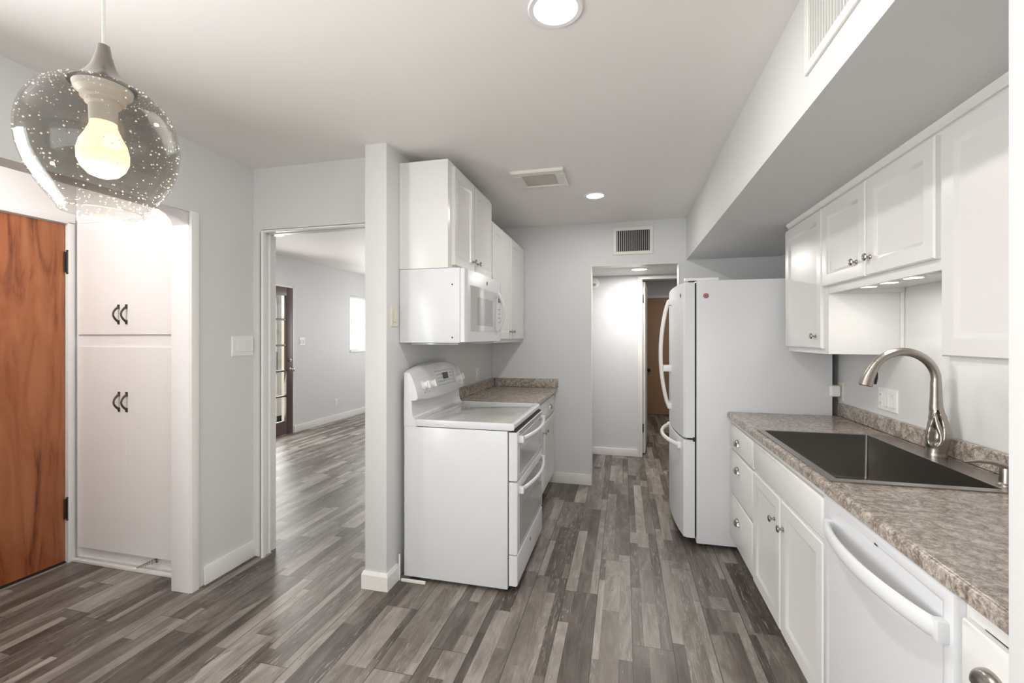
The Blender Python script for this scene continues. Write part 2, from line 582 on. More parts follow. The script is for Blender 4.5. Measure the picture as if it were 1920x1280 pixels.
# living room shell
w = B(-4.785, -4.665, 2.39, 4.66, 0, 2.53)
w.box(-4.785, -4.665, 5.59, 6.99, 0, 2.53)
w.box(-4.785, -4.665, 4.66, 5.59, 2.105, 2.53)
w.box(-4.785, -4.665, 6.99, 8.0, 0, 1.15)
w.box(-4.785, -4.665, 6.99, 8.0, 2.12, 2.53)
w.box(-4.785, -4.665, 8.0, 8.7, 0, 2.53)
struct('wall_living', w, 'wall_cool')
struct('wall_living_end', B(-4.785, -1.26, 8.6, 8.72, 0, 2.53), 'wall_cool')
# hall and the room behind it
struct('wall_hall', B(-1.27, 0.193, 5.453, 5.56, 0, 2.45).box(0.193, 1.0, 5.453, 5.56, 2.062, 2.45).box(1.0, 2.1, 5.453, 5.56, 0, 2.45), 'wall_cool')
struct('wall_hall_right', B(1.5, 1.6, 4.4, 5.46, 0, 2.2), 'wall_cool')
struct('wall_back_room', B(-1.27, 2.1, 8.5, 8.62, 0, 2.45).box(2.0, 2.1, 5.55, 8.5, 0, 2.45), 'wall_cool')

# ------------------------------------------------------------------ baseboards and casings
def bboard(name, x0, x1, y0, y1, h=0.095, parent=None):
    return struct(name, B(x0, x1, y0, y1, 0, h, b=0.004), 'trim')
bboard('baseboard_left', -2.29, -2.276, 2.035, 2.389, 0.105)
# pier base: three faces with a coped chamfer on top
w = MB()
for ring in [0]:
    poly = [(-1.413, 2.6), (-1.413, 2.221), (-1.252, 2.221), (-1.252, 2.355), (-1.266, 2.355), (-1.266, 2.236), (-1.399, 2.236), (-1.399, 2.6)]
    w.prism(poly, 'z', 0, 0.078)
    poly2 = [(-1.407, 2.6), (-1.407, 2.228), (-1.258, 2.228), (-1.258, 2.355), (-1.266, 2.355), (-1.266, 2.236), (-1.399, 2.236), (-1.399, 2.6)]
    t = bmesh.new()
    bot = [t.verts.new((x, y, 0.078)) for x, y in poly]
    top = [t.verts.new((x, y, 0.094)) for x, y in poly2]
    for k in range(8):
        t.faces.new((bot[k], bot[(k + 1) % 8], top[(k + 1) % 8], top[k]))
    t.faces.new(top)
    w._join(t)
struct('baseboard_pier', w, 'trim')
bboard('baseboard_far', -0.70, -0.301, 4.281, 4.295, 0.10)
bboard('baseboard_living', -4.665, -4.651, 5.60, 8.6, 0.10)
bboard('baseboard_hall', -1.26, 0.15, 5.437, 5.453, 0.085)
struct('trim_1', B(-1.252, -1.243, 2.345, 2.352, 0.0, 0.15, b=0.002), 'trim')
struct('trim_2', B(-1.235, -1.085, 2.338, 2.352, 0, 0.016, b=0.004), 'louver')

# casing round the living-room doorway (stepped profile)
w = MB()
w.prism([(-2.224, 2.389), (-2.224, 2.377), (-2.213, 2.375), (-2.209, 2.380), (-2.209, 2.400), (-2.222, 2.404), (-2.222, 2.440), (-2.214, 2.444), (-2.214, 2.452), (-2.230, 2.456), (-2.230, 2.512), (-2.24, 2.512), (-2.24, 2.389)], 'z', 0, 2.052)
w.prism([(2.389, 2.062), (2.377, 2.062), (2.375, 2.053), (2.380, 2.048), (2.400, 2.048), (2.404, 2.056), (2.440, 2.056), (2.444, 2.050), (2.452, 2.050), (2.456, 2.060), (2.512, 2.060), (2.512, 2.068), (2.389, 2.068)], 'x', -2.224, -1.400)
struct('trim_3', w, 'trim')
# entry opening edge casing
struct('trim_4', B(-2.292, -2.274, 1.952, 1.998, 0, 2.075, b=0.005), 'trim')
struct('trim_5', B(-2.412, -2.288, 1.950, 1.962, 0, 2.0, b=0.002), 'alcove')
# kitchen-to-hall opening corner bead
w = B(-0.303, -0.297, 4.290, 4.412, 0, 2.058, b=0.001).box(0.472, 0.478, 4.290, 4.412, 0, 2.058, b=0.001).box(-0.301, 0.476, 4.290, 4.412, 2.053, 2.058, b=0.001)
struct('trim_6', w, 'trim')
# casing of the doorway at the end of the hall
w = B(0.150, 0.172, 5.435, 5.453, 0, 2.085, b=0.003).box(0.172, 0.198, 5.440, 5.453, 0, 2.085, b=0.003).box(0.150, 1.05, 5.437, 5.453, 2.06, 2.10, b=0.003)
w.box(0.193, 0.203, 5.44, 5.57, 0, 2.07, b=0.002)
struct('trim_7', w, 'trim')

# ------------------------------------------------------------------ doors and windows of the setting
def hinge(parent, x, y, z0, z1, m='slate', w=0.03):
    mb = B(x - 0.002, x + 0.003, y - w / 2, y + w / 2, z0, z1, b=0.001)
    mb.lathe([(0.007, 0), (0.007, z1 - z0)], (x + 0.006, y, z0), n=12)
    mb.lathe([(0.004, -0.012), (0.009, -0.006), (0.004, 0)], (x + 0.006, y, z0), n=12)
    mb.lathe([(0.004, 0), (0.009, 0.006), (0.004, 0.012)], (x + 0.006, y, z1), n=12)
    return obj('hinge', mb, m, parent)

d = struct('door_1', B(-3.385, -3.342, 1.13, 2.030, 0.012, 2.083, b=0.003), 'wood')
hinge(d, -3.336, 2.037, 1.79, 1.915)
hinge(d, -3.336, 2.037, 0.272, 0.395)
w = B(-3.342, -3.322, 2.036, 2.072, 0, 2.10, b=0.004).box(-3.342, -3.322, 1.06, 2.072, 2.088, 2.125, b=0.004).box(-3.342, -3.322, 1.06, 1.12, 0, 2.09, b=0.004)
struct('trim_8', w, 'alcove')
struct('door_gap_shade', B(-3.388, -3.338, 1.12, 2.034, 0.0, 0.010), 'dark')  # dark strip stands in for the shade in the gap under the door
struct('trim_9', B(-3.322, -2.425, 2.050, 2.074, 0, 0.020, b=0.006), 'trim')

# brown glazed door in the living room
w = MB()
y0, y1, z0, z1 = 4.67, 5.58, 0.012, 2.098
X0, X1 = -4.705, -4.665
w.box(X0, X1, y0, y0 + 0.125, z0, z1, b=0.003).box(X0, X1, y1 - 0.125, y1, z0, z1, b=0.003)
w.box(X0, X1, y0 + 0.12, y1 - 0.12, z1 - 0.12, z1, b=0.003).box(X0, X1, y0 + 0.12, y1 - 0.12, z0, z0 + 0.19, b=0.003)
for zz in (1.639, 1.275, 0.911, 0.554):
    w.box(X0 + 0.008, X1 - 0.004, y0 + 0.12, y1 - 0.12, zz - 0.013, zz + 0.013, b=0.003)
w.box(X0 + 0.008, X1 - 0.004, 5.095, 5.12, z0 + 0.18, z1 - 0.11, b=0.003)
d2 = struct('door_2', w, 'brown')
g = obj('glass_pane', B(-4.688, -4.684, y0 + 0.12, y1 - 0.12, z0 + 0.18, z1 - 0.11), 'glass', d2)
k = MB().lathe([(0.027, 0), (0.027, 0.006), (0.010, 0.012), (0.010, 0.035), (0.024, 0.045), (0.030, 0.060), (0.022, 0.074), (0, 0.078)], (-4.665, 5.52, 0.925), (1, 0, 0), n=24)
obj('door_knob', k, 'nickel', d2)
k = MB().lathe([(0.026, 0), (0.026, 0.008), (0.018, 0.014), (0, 0.014)], (-4.665, 5.52, 1.06), (1, 0, 0), n=24).box(-4.652, -4.640, 5.508, 5.532, 1.052, 1.068, b=0.003)
obj('deadbolt', k, 'nickel', d2)
struct('trim_10', B(-4.672, -4.660, 5.582, 5.600, 0, 2.12, b=0.003).box(-4.672, -4.660, 4.64, 5.600, 2.10, 2.12, b=0.003), 'trim')
# pale outer door standing behind the glass
w = B(-4.90, -4.87, 4.98, 5.06, 0.05, 2.05, b=0.003).box(-4.90, -4.87, 5.50, 5.60, 0.05, 2.05, b=0.003).box(-4.90, -4.87, 4.98, 5.6, 0.05, 0.25, b=0.003).box(-4.90, -4.87, 5.06, 5.5, 1.96, 2.05, b=0.003)
w.box(-4.89, -4.875, 5.42, 5.44, 0.2, 2.0, b=0.002).box(-4.89, -4.875, 5.46, 5.475, 0.2, 2.0, b=0.002).box(-4.90, -4.87, 5.34, 5.52, 0.86, 1.18, b=0.003)
d5 = struct('door_5', w, 'trim')
for zz in (1.09, 0.96):
    obj('door_lock', MB().lathe([(0.036, 0), (0.036, 0.008), (0.022, 0.012), (0.022, 0.035), (0, 0.037)], (-4.87, 5.43, zz), (1, 0, 0), n=24), 'nickel', d5)
struct('ground_outside', B(-9, -4.79, 2, 11, -0.15, -0.03), 'concrete')
struct('wall_outside', B(-8.2, -8.0, 2, 11, -0.03, 1.9), 'stucco')

# window with its blind
w = B(-4.765, -4.735, 6.99, 7.03, 1.15, 2.12, b=0.003).box(-4.765, -4.735, 7.96, 8.0, 1.15, 2.12, b=0.003)
w.box(-4.765, -4.735, 7.03, 7.96, 1.15, 1.19, b=0.003).box(-4.765, -4.735, 7.03, 7.96, 2.08, 2.12, b=0.003).box(-4.76, -4.74, 7.03, 7.96, 1.62, 1.65, b=0.003)
win = struct('window_1', w, 'trim')
obj('glass_pane', B(-4.752, -4.748, 7.03, 7.96, 1.19, 2.08), 'glass', win)
obj('window_sill', B(-4.735, -4.650, 6.985, 8.005, 1.125, 1.152, b=0.004), 'trim', win)
t = thing('window_blind', 'white horizontal blind hanging in the small living room window', 'blind', (-4.70, 7.49, 1.18))
w = MB()
for i in range(22):
    zz = 1.20 + i * 0.040
    w.prism([(-4.722, zz - 0.004), (-4.690, zz + 0.006), (-4.690, zz + 0.008), (-4.722, zz - 0.002)], 'y', 7.0, 7.99)
obj('slats', w, 'trim', t)
obj('headrail', B(-4.73, -4.67, 7.0, 7.99, 2.075, 2.118, b=0.003), 'trim', t)
obj('tilt_wand', MB().tube([(-4.672, 7.045, 2.08), (-4.668, 7.045, 1.42)], 0.004, 8), 'print', t)
obj('bottom_rail', B(-4.72, -4.69, 7.0, 7.99, 1.165, 1.182, b=0.003), 'trim', t)

# shrub seen through the glass door
w = MB()
rr = random.Random(3)
for i in range(520):
    a, e, r = rr.random() * 2 * PI, rr.random() * PI, 0.55 * rr.random() ** 0.4
    c = Vector((-6.6 + r * math.cos(a) * math.sin(e), 6.0 + 1.5 * r * math.sin(a) * math.sin(e), 1.1 + 1.7 * r * math.cos(e)))
    n = Vector((rr.uniform(-1, 1), rr.uniform(-1, 1), rr.uniform(-1, 1))).normalized()
    u = n.orthogonal().normalized() * 0.07
    v2 = n.cross(u).normalized() * 0.035
    vs = [w.bm.verts.new(c + q) for q in (-u, v2, u, -v2)]
    w.bm.faces.new(vs)
t = thing('shrub', 'pale green garden shrub seen blurred through the glass of the brown door', 'shrub', (-6.6, 6.0, -0.03))
obj('foliage', w, 'leafm', t)
obj('stem', MB().tube([(-6.6, 6.0, -0.03), (-6.58, 6.02, 0.5), (-6.6, 6.0, 1.2)], [0.04, 0.03, 0.02], 10), 'slate', t)

# white hall door, swung open into the far room
ang = math.atan2(0.055, 0.70)
w = B(-0.0175, 0.0175, 0, 0.74, 0.012, 2.045, b=0.003)
for v in w.bm.verts:
    x, y = v.co.x, v.co.y
    v.co.x = 0.2225 + x * math.cos(ang) + y * math.sin(ang)
    v.co.y = 5.585 - x * math.sin(ang) + y * math.cos(ang)
d3 = struct('door_3', w, 'trim')
for za, zb in ((1.80, 1.895), (0.26, 0.36)):
    obj('hinge', B(0.204, 0.224, 5.574, 5.586, za, zb, b=0.001), 'slate', d3)
# tan door at the very back
d4 = struct('door_4', B(0.36, 1.16, 8.455, 8.49, 0.012, 2.08, b=0.003), 'tan')
obj('door_knob', MB().lathe([(0.03, 0), (0.03, 0.008), (0.012, 0.012), (0.012, 0.04), (0.026, 0.05), (0.03, 0.066), (0, 0.078)], (0.425, 8.455, 0.80), (0, -1, 0), n=20), 'black', d4)
struct('trim_11', B(0.30, 0.36, 8.47, 8.50, 0, 2.14, b=0.003).box(1.16, 1.22, 8.47, 8.50, 0, 2.14, b=0.003).box(0.36, 1.16, 8.47, 8.50, 2.085, 2.14, b=0.003), 'trim')

# dining windows behind the camera
w = MB()
for x0, x1 in ((-1.75, -1.69), (-0.33, -0.27), (1.09, 1.15)):
    w.box(x0, x1, -2.70, -2.64, 0.7, 2.3, b=0.003)
w.box(-1.75, 1.15, -2.70, -2.64, 0.7, 0.76, b=0.003).box(-1.75, 1.15, -2.70, -2.64, 2.24, 2.3, b=0.003)
win2 = struct('window_2', w, 'trim')
obj('glass_pane', B(-1.69, 1.09, -2.672, -2.668, 0.76, 2.24), 'glass', win2)
w = B(3.03, 3.09, -1.95, -1.89, 0.8, 2.2, b=0.003).box(3.03, 3.09, -0.11, -0.05, 0.8, 2.2, b=0.003).box(3.03, 3.09, -1.89, -0.11, 0.8, 0.86, b=0.003).box(3.03, 3.09, -1.89, -0.11, 2.14, 2.2, b=0.003)
win3 = struct('window_3', w, 'trim')
obj('glass_pane', B(3.058, 3.062, -1.89, -0.11, 0.86, 2.14), 'glass', win3)

w = B(-2.38, -2.32, -0.6, -0.54, 0.75, 2.15, b=0.003).box(-2.38, -2.32, 0.64, 0.7, 0.75, 2.15, b=0.003).box(-2.38, -2.32, -0.54, 0.64, 0.75, 0.81, b=0.003).box(-2.38, -2.32, -0.54, 0.64, 2.09, 2.15, b=0.003)
win_added = struct('added_window', w, 'trim')  # unseen window, added to go with the fill lamp on the left
obj('glass_pane', B(-2.352, -2.348, -0.54, 0.64, 0.81, 2.09), 'glass', win_added)

# ------------------------------------------------------------------ cabinet pieces
def mapx(X, s):
    return lambda a, b, d: Vector((X + s * d, a, b))
def mapy(Y, s):
    return lambda a, b, d: Vector((a, Y + s * d, b))

def panel_door(mp, a0, a1, b0, b1, fw=0.058, t=0.02):
    return MB().loops(mp, a0, a1, b0, b1, [(0, 0), (0, t - 0.005), (0.005, t), (fw - 0.004, t), (fw, t - 0.001), (fw + 0.009, t - 0.008), (fw + 0.014, t - 0.009)])

def slab_front(mp, a0, a1, b0, b1, t=0.02):
    return MB().loops(mp, a0, a1, b0, b1, [(0, 0), (0, t - 0.008), (0.003, t - 0.004), (0.012, t)])

def knob(parent, p, ax, m='pewter', s=1.0):
    mb = MB().lathe([(0.0085 * s, 0), (0.0085 * s, 0.003), (0.0055 * s, 0.006), (0.0045 * s, 0.013), (0.007 * s, 0.017), (0.0145 * s, 0.020), (0.0155 * s, 0.0235), (0.0125 * s, 0.027), (0.006 * s, 0.0285), (0, 0.029)], p, ax, n=24)
    return obj('knob', mb, m, parent)

def cup_pull(parent, x, y, z, s=-1, wdt=0.085):
    """bin pull: quarter-dome shell open at the bottom, facing s*x"""
    mb = MB()
    bm = mb.bm
    nu, nv = 20, 10
    for shell, k in ((0, 1.0), (1, 0.88)):
        rows = []
        for j in range(nv + 1):
            ph = (PI / 2) * j / nv
            row = []
            for i in range(nu + 1):
                th = PI * i / nu
                yy = math.cos(th) * wdt / 2 * k * (0.35 + 0.65 * math.cos(ph * 0.9)) if False else math.cos(th) * wdt / 2 * k * math.cos(ph) ** 0.6
                zz = math.sin(th) * 0.036 * k * math.cos(ph) ** 0.6
                dd = math.sin(ph) * 0.024 * k
                row.append(bm.verts.new((x + s * dd, y + yy, z - 0.016 + zz)))
            rows.append(row)
        for j in range(nv):
            for i in range(nu):
                f = (rows[j][i], rows[j][i + 1], rows[j + 1][i + 1], rows[j + 1][i])
                if len({tuple(round(c, 6) for c in v.co) for v in f}) >= 3:
                    try:
                        bm.faces.new(f)
                    except ValueError:
                        pass
    bmesh.ops.remove_doubles(bm, verts=bm.verts, dist=0.0002)
    mb.box(x, x + s * 0.0025, y - wdt / 2 - 0.006, y + wdt / 2 + 0.006, z - 0.018, z - 0.012)
    return obj('cup_pull', mb, 'pewter', parent)

def carcass(x0, x1, y0, y1, z0, z1, front, b=0.0015, t=0.018, hollow=True, ffw=0.03, rails=()):
    """cabinet box open inside: two sides, bottom, back and a face frame on the front side (front=-1: at x0)"""
    mb = MB()
    mb.box(x0, x1, y0, y0 + t, z0, z1, b=b)
    mb.box(x0, x1, y1 - t, y1, z0, z1, b=b)
    mb.box(x0, x1, y0 + t, y1 - t, z0, z0 + t)
    bx = (x1 - t, x1) if front < 0 else (x0, x0 + t)
    mb.box(bx[0], bx[1], y0 + t, y1 - t, z0 + t, z1)
    if not hollow:
        mb.box(x0 + 0.001, x1 - 0.001, y0 + t, y1 - t, z1 - t, z1)
    fx = (x0, x0 + 0.019) if front < 0 else (x1 - 0.019, x1)
    for a, c in [(y0 + t, y0 + t + ffw), (y1 - t - ffw, y1 - t)]:
        mb.box(fx[0], fx[1], a, c, z0 + t, z1)
    mb.box(fx[0], fx[1], y0 + t + ffw, y1 - t - ffw, z1 - 0.04, z1)
    for r in rails:
        mb.box(fx[0], fx[1], y0 + t + ffw, y1 - t - ffw, r - 0.02, r + 0.02)
    return mb

# ------------------------------------------------------------------ right-hand base run
FX = 0.675           # face-frame plane; fronts stand 20 mm proud of it
mr = mapx(FX, -1)
def base_with_toe(t, y0, y1, rails=()):
    obj('carcass', carcass(FX, 1.298, y0, y1, 0.10, 0.868, -1, rails=rails), 'cab', t)
    obj('toe_kick', B(0.74, 0.758, y0 + 0.002, y1 - 0.002, 0, 0.10), 'trim', t)

t = thing('drawer_cabinet', 'white three-drawer base cabinet with cup pulls between fridge and sink cabinet', 'cabinet', (0.98, 2.89, 0))
base_with_toe(t, 2.612, 3.172, rails=(0.675, 0.396))
for z0, z1, zp in ((0.692, 0.838, 0.760), (0.414, 0.678, 0.598), (0.118, 0.400, 0.290)):
    dr = obj('drawer_front', slab_front(mr, 2.626, 3.150, z0, z1), 'cab', t)
    cup_pull(dr, 0.655, 2.93, zp)
t = thing('sink_cabinet', 'white base cabinet with false front and two panel doors under the sink', 'cabinet', (0.98, 2.18, 0))
base_with_toe(t, 1.742, 2.610, rails=(0.69,))
obj('false_front', slab_front(mr, 1.750, 2.602, 0.705, 0.838), 'cab', t)
da = obj('door', panel_door(mr, 2.188, 2.606, 0.115, 0.686), 'cab', t)
knob(da, (0.655, 2.250 + 0.0, 0.575), (-1, 0, 0))
db = obj('door', panel_door(mr, 1.750, 2.172, 0.115, 0.686), 'cab', t)
knob(db, (0.655, 2.135, 0.575), (-1, 0, 0))

t = thing('dishwasher', 'white dishwasher with a long bowed handle below the counter', 'dishwasher', (0.98, 1.42, 0))
obj('tub', B(0.69, 1.28, 1.118, 1.732, 0.10, 0.862, b=0.003), 'enamel', t)
w = MB().loops(mapx(0.69, -1), 1.114, 1.741, 0.105, 0.8665, [(0, 0), (0, 0.028), (0.004, 0.034), (0.010, 0.036), (0.030, 0.036), (0.035, 0.033), (0.04, 0.033)])
dwd = obj('door', w, 'enamel', t)
pts, rad = [], []
for i in range(25):
    s = i / 24
    y = 1.135 + s * 0.54
    pts.append((0.655 - 0.012 - 0.043 * math.sin(PI * s) ** 0.7, y, 0.775 + 0.0 * s))
obj('handle', MB().tube(pts, 0.018, 14, flat=(1.25, 0.62)).box(0.632, 0.662, 1.125, 1.150, 0.752, 0.798, b=0.005).box(0.632, 0.662, 1.660, 1.685, 0.752, 0.798, b=0.005), 'enamel', dwd)
obj('indicator', B(0.6535, 0.656, 1.404, 1.416, 0.832, 0.837), 'display', dwd)
obj('toe_kick', B(0.74, 0.758, 1.118, 1.732, 0, 0.10), 'enamel', t)

t = thing('drawer_cabinet', 'white base cabinet nearest the camera, only its top drawer and cup pull showing', 'cabinet', (0.98, 1.0, 0))
base_with_toe(t, 0.905, 1.113, rails=(0.60,))
dr = obj('drawer_front', slab_front(mr, 0.912, 1.102, 0.62, 0.826), 'cab', t)
cup_pull(dr, 0.655, 1.012, 0.757)
obj('door', panel_door(mr, 0.912, 1.102, 0.115, 0.585), 'cab', t)

# countertop with the sink cut-out, front nosing and backsplash
def counter(name, label, xf, xb, y0, y1, hole=None, s=1, top=0.907):
    """xf front edge, xb wall; s=+1 when the wall is at larger x"""
    t = thing(name, label, 'countertop', ((xf + xb) / 2, (y0 + y1) / 2, top - 0.038))
    mb = MB()
    nose = []
    for i in range(7):
        a = PI / 2 * i / 6
        nose.append((xf + s * (0.012 - 0.012 * math.sin(a)), top - 0.012 + 0.012 * math.cos(a)))
    nose += [(xf + s * 0.0, top - 0.034), (xf + s * 0.004, top - 0.038), (xf + s * 0.022, top - 0.038)]
    nose = nose + [(xf + s * 0.022, top)]
    mb.prism(nose, 'y', y0, y1)
    a, c = sorted((xf + s * 0.022, xb))
    if hole:
        hx0, hx1, hy0, hy1 = hole
        mb.box(a, c, y0, hy0, top - 0.030, top)
        mb.box(a, c, hy1, y1, top - 0.030, top)
        mb.box(a, hx0, hy0, hy1, top - 0.030, top)
        mb.box(hx1, c, hy0, hy1, top - 0.030, top)
    else:
        mb.box(a, c, y0, y1, top - 0.030, top)
    obj('slab', mb, 'stone', t)
    return t

ct = counter('countertop', 'brown and cream stone-look countertop with the sink set in it', 0.647, 1.298, 0.905, 3.172, hole=(0.685, 1.17, 1.735, 2.57))
obj('backsplash', B(1.272, 1.2985, 0.906, 3.176, 0.908, 0.985, b=0.007, seg=3), 'stone', ct)
ct2 = counter('countertop', 'short brown stone-look countertop in the corner beside the stove', -0.627, -1.264, 3.134, 4.293, s=-1)
obj('backsplash', B(-1.2645, -1.240, 3.136, 4.292, 0.9075, 0.990, b=0.006, seg=3), 'stone', ct2)
obj('backsplash', B(-1.2395, -0.612, 4.268, 4.293, 0.9075, 0.990, b=0.006, seg=3), 'stone', ct2)

# ------------------------------------------------------------------ sink, faucet
t = thing('kitchen_sink', 'large single-bowl dark stainless sink set in the right countertop', 'sink', (0.93, 2.15, 0.68))
w = MB()
zt = 0.9115
X = [0.669, 0.697, 1.153, 1.252]
Y = [1.718, 1.752, 2.560, 2.584]
for i in range(3):
    for j in range(3):
        if i == 1 and j == 1:
            continue
        w.box(X[i], X[i + 1], Y[j], Y[j + 1], 0.9075, zt)
obj('rim', w, 'steelrim', t)
w = MB()
def bowl(ins, z, r=0.012):
    pts = []
    x0, x1, y0, y1 = X[1] + ins, X[2] - ins, Y[1] + ins, Y[2] - ins
    for cx, cy, a0 in ((x1 - r, y1 - r, 0), (x0 + r, y1 - r, PI / 2), (x0 + r, y0 + r, PI), (x1 - r, y0 + r, 1.5 * PI)):
        for k in range(6):
            a = a0 + PI / 2 * k / 5
            pts.append(w.bm.verts.new((cx + r * math.cos(a), cy + r * math.sin(a), z)))
    return pts
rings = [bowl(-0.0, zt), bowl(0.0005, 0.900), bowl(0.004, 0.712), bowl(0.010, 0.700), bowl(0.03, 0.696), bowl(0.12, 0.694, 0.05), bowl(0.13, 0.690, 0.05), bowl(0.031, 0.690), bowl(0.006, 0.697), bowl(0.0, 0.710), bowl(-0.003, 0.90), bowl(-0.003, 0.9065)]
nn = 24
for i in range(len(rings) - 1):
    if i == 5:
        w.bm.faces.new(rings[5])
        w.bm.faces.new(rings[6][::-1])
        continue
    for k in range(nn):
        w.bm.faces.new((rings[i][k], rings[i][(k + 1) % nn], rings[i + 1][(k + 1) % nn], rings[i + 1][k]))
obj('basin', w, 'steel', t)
obj('drain', MB().lathe([(0.0, 0.0), (0.045, 0.0), (0.055, 0.003), (0.055, 0.0)], (0.93, 2.30, 0.6945), n=28, closed=False), 'nickel', t)

# faucet: twisted body with a leaf-shaped hollow, gooseneck and pull-down spray
t = thing('kitchen_faucet', 'brushed nickel gooseneck faucet standing behind the sink', 'faucet', (1.212, 2.165, 0.9115))
FXc, FYc = 1.212, 2.165
w = MB()
prof = [(0.9115, 0.0345), (0.918, 0.0350), (0.930, 0.0335), (0.945, 0.0335), (0.965, 0.0365), (0.990, 0.0395), (1.010, 0.0390), (1.035, 0.0345), (1.065, 0.0285), (1.095, 0.0235), (1.125, 0.0205), (1.155, 0.0190), (1.180, 0.0185)]
nz, nt_ = 90, 72
cam_dir = math.atan2(-FYc, -FXc)
def rad_at(z):
    for i in range(len(prof) - 1):
        if prof[i][0] <= z <= prof[i + 1][0]:
            f = (z - prof[i][0]) / (prof[i + 1][0] - prof[i][0])
            f = f * f * (3 - 2 * f)
            return prof[i][1] * (1 - f) + prof[i + 1][1] * f
    return prof[-1][1]
rows = []
for j in range(nz + 1):
    z = 0.9115 + (1.180 - 0.9115) * j / nz
    r0 = rad_at(z)
    # body leans a little and widens on one side, as the strands cross
    off = 0.008 * math.sin(PI * (z - 0.93) / 0.18) if 0.93 < z < 1.11 else 0
    row = []
    for k in range(nt_):
        th = 2 * PI * k / nt_
        dth = (th - cam_dir + 0.10 + PI) % (2 * PI) - PI
        a = dth * r0 * 1000            # mm across the face
        h = (z - 1.018) * 1000         # mm up
        # leaf outline: pointed at the top, round at the bottom
        half = 0
        if -60 < h < 84:
            q = (h + 60) / 144
            half = 27 * (math.sin(PI * q ** 0.62) ** 0.8) * (1 - 0.35 * q)
        cxx = -2.0 + 0.10 * h
        r = r0
        if half > 0.5:
            e = abs(a - cxx) / half
            if e < 1:
                r -= min(0.0165, r0 * 0.5) * (1 - e ** 2.6)
            elif e < 1.5:
                r += 0.0022 * math.sin(PI * (e - 1) / 0.5)
        row.append(w.bm.verts.new((FXc + off * 0.9 + r * math.cos(th), FYc - off * 0.3 + r * math.sin(th), z)))
    rows.append(row)
for j in range(nz):
    for k in range(nt_):
        w.bm.faces.new((rows[j][k], rows[j][(k + 1) % nt_], rows[j + 1][(k + 1) % nt_], rows[j + 1][k]))
w.bm.faces.new(rows[0][::-1])
w.bm.faces.new(rows[-1])
# strand crossing the hollow
def camside(dth, r, z):
    a = cam_dir + dth
    return (FXc + r * math.cos(a), FYc + r * math.sin(a), z)
w.tube([camside(-0.30, 0.017, 1.100), camside(-0.05, 0.021, 1.070), camside(0.25, 0.027, 1.035), camside(0.50, 0.032, 1.005), camside(0.50, 0.034, 0.980), camside(0.20, 0.034, 0.962)], [0.003, 0.0065, 0.009, 0.0095, 0.008, 0.004], 12)
obj('body', w, 'nickel', t, smooth=60)
pts = [(FXc, FYc, 1.176), (FXc - 0.0005, FYc, 1.205)]
R = 0.112
cx, cz = FXc - R, 1.218
for i in range(0, 33):
    a = math.radians(144) * i / 32
    pts.append((cx + R * math.cos(a), FYc, cz + R * math.sin(a)))
obj('spout', MB().tube(pts, [0.0185, 0.018] + [0.0165] * 33, 20), 'nickel', t, smooth=60)
a = math.radians(144)
p0 = Vector((cx + R * math.cos(a), FYc, cz + R * math.sin(a)))
dirv = Vector((-math.sin(a), 0, math.cos(a))).normalized()
pts, rads = [], []
prev = p0.copy()
dv = dirv.copy()
for i in range(9):
    pts.append(prev.copy())
    rads.append([0.0165, 0.0175, 0.0185, 0.0195, 0.021, 0.0225, 0.024, 0.0253, 0.0258][i])
    dv = (Matrix.Rotation(math.radians(-2.6), 3, 'Y') @ dv).normalized()
    prev = prev + dv * 0.0128
head = obj('spray_head', MB().tube(pts, rads, 24), 'nickel', t, smooth=60)
tip = pts[-1]
obj('nozzle', MB().lathe([(0.021, -0.002), (0.021, 0.0025), (0, 0.0025)], tip, dv, n=24), 'rubber', t)
mid = pts[5]
sd = Vector((dv.z, 0, -dv.x)).normalized()
if sd.x < 0:
    sd = -sd
c0 = mid + sd * 0.022
obj('spray_button', MB().tube([c0 - dv * 0.026, c0 + sd * 0.003, c0 + dv * 0.026 + sd * 0.004], [0.006, 0.0085, 0.008], 10), 'rubber', t)

t = thing('faucet_handle', 'small brushed nickel lever handle on the sink deck beside the faucet', 'faucet handle', (1.200, 1.80, 0.9115))
obj('post', MB().lathe([(0.026, 0), (0.026, 0.003), (0.021, 0.009), (0.0195, 0.03), (0.019, 0.052), (0.0165, 0.064), (0, 0.068)], (1.2, 1.80, 0.9115), n=26), 'nickel', t)
obj('lever', MB().tube([(1.208, 1.80, 0.962), (1.185, 1.80, 0.976), (1.160, 1.801, 0.983), (1.125, 1.803, 0.984), (1.088, 1.806, 0.978)], [0.017, 0.0145, 0.010, 0.0075, 0.0035], 14, flat=(0.7, 1.1)), 'nickel', t)

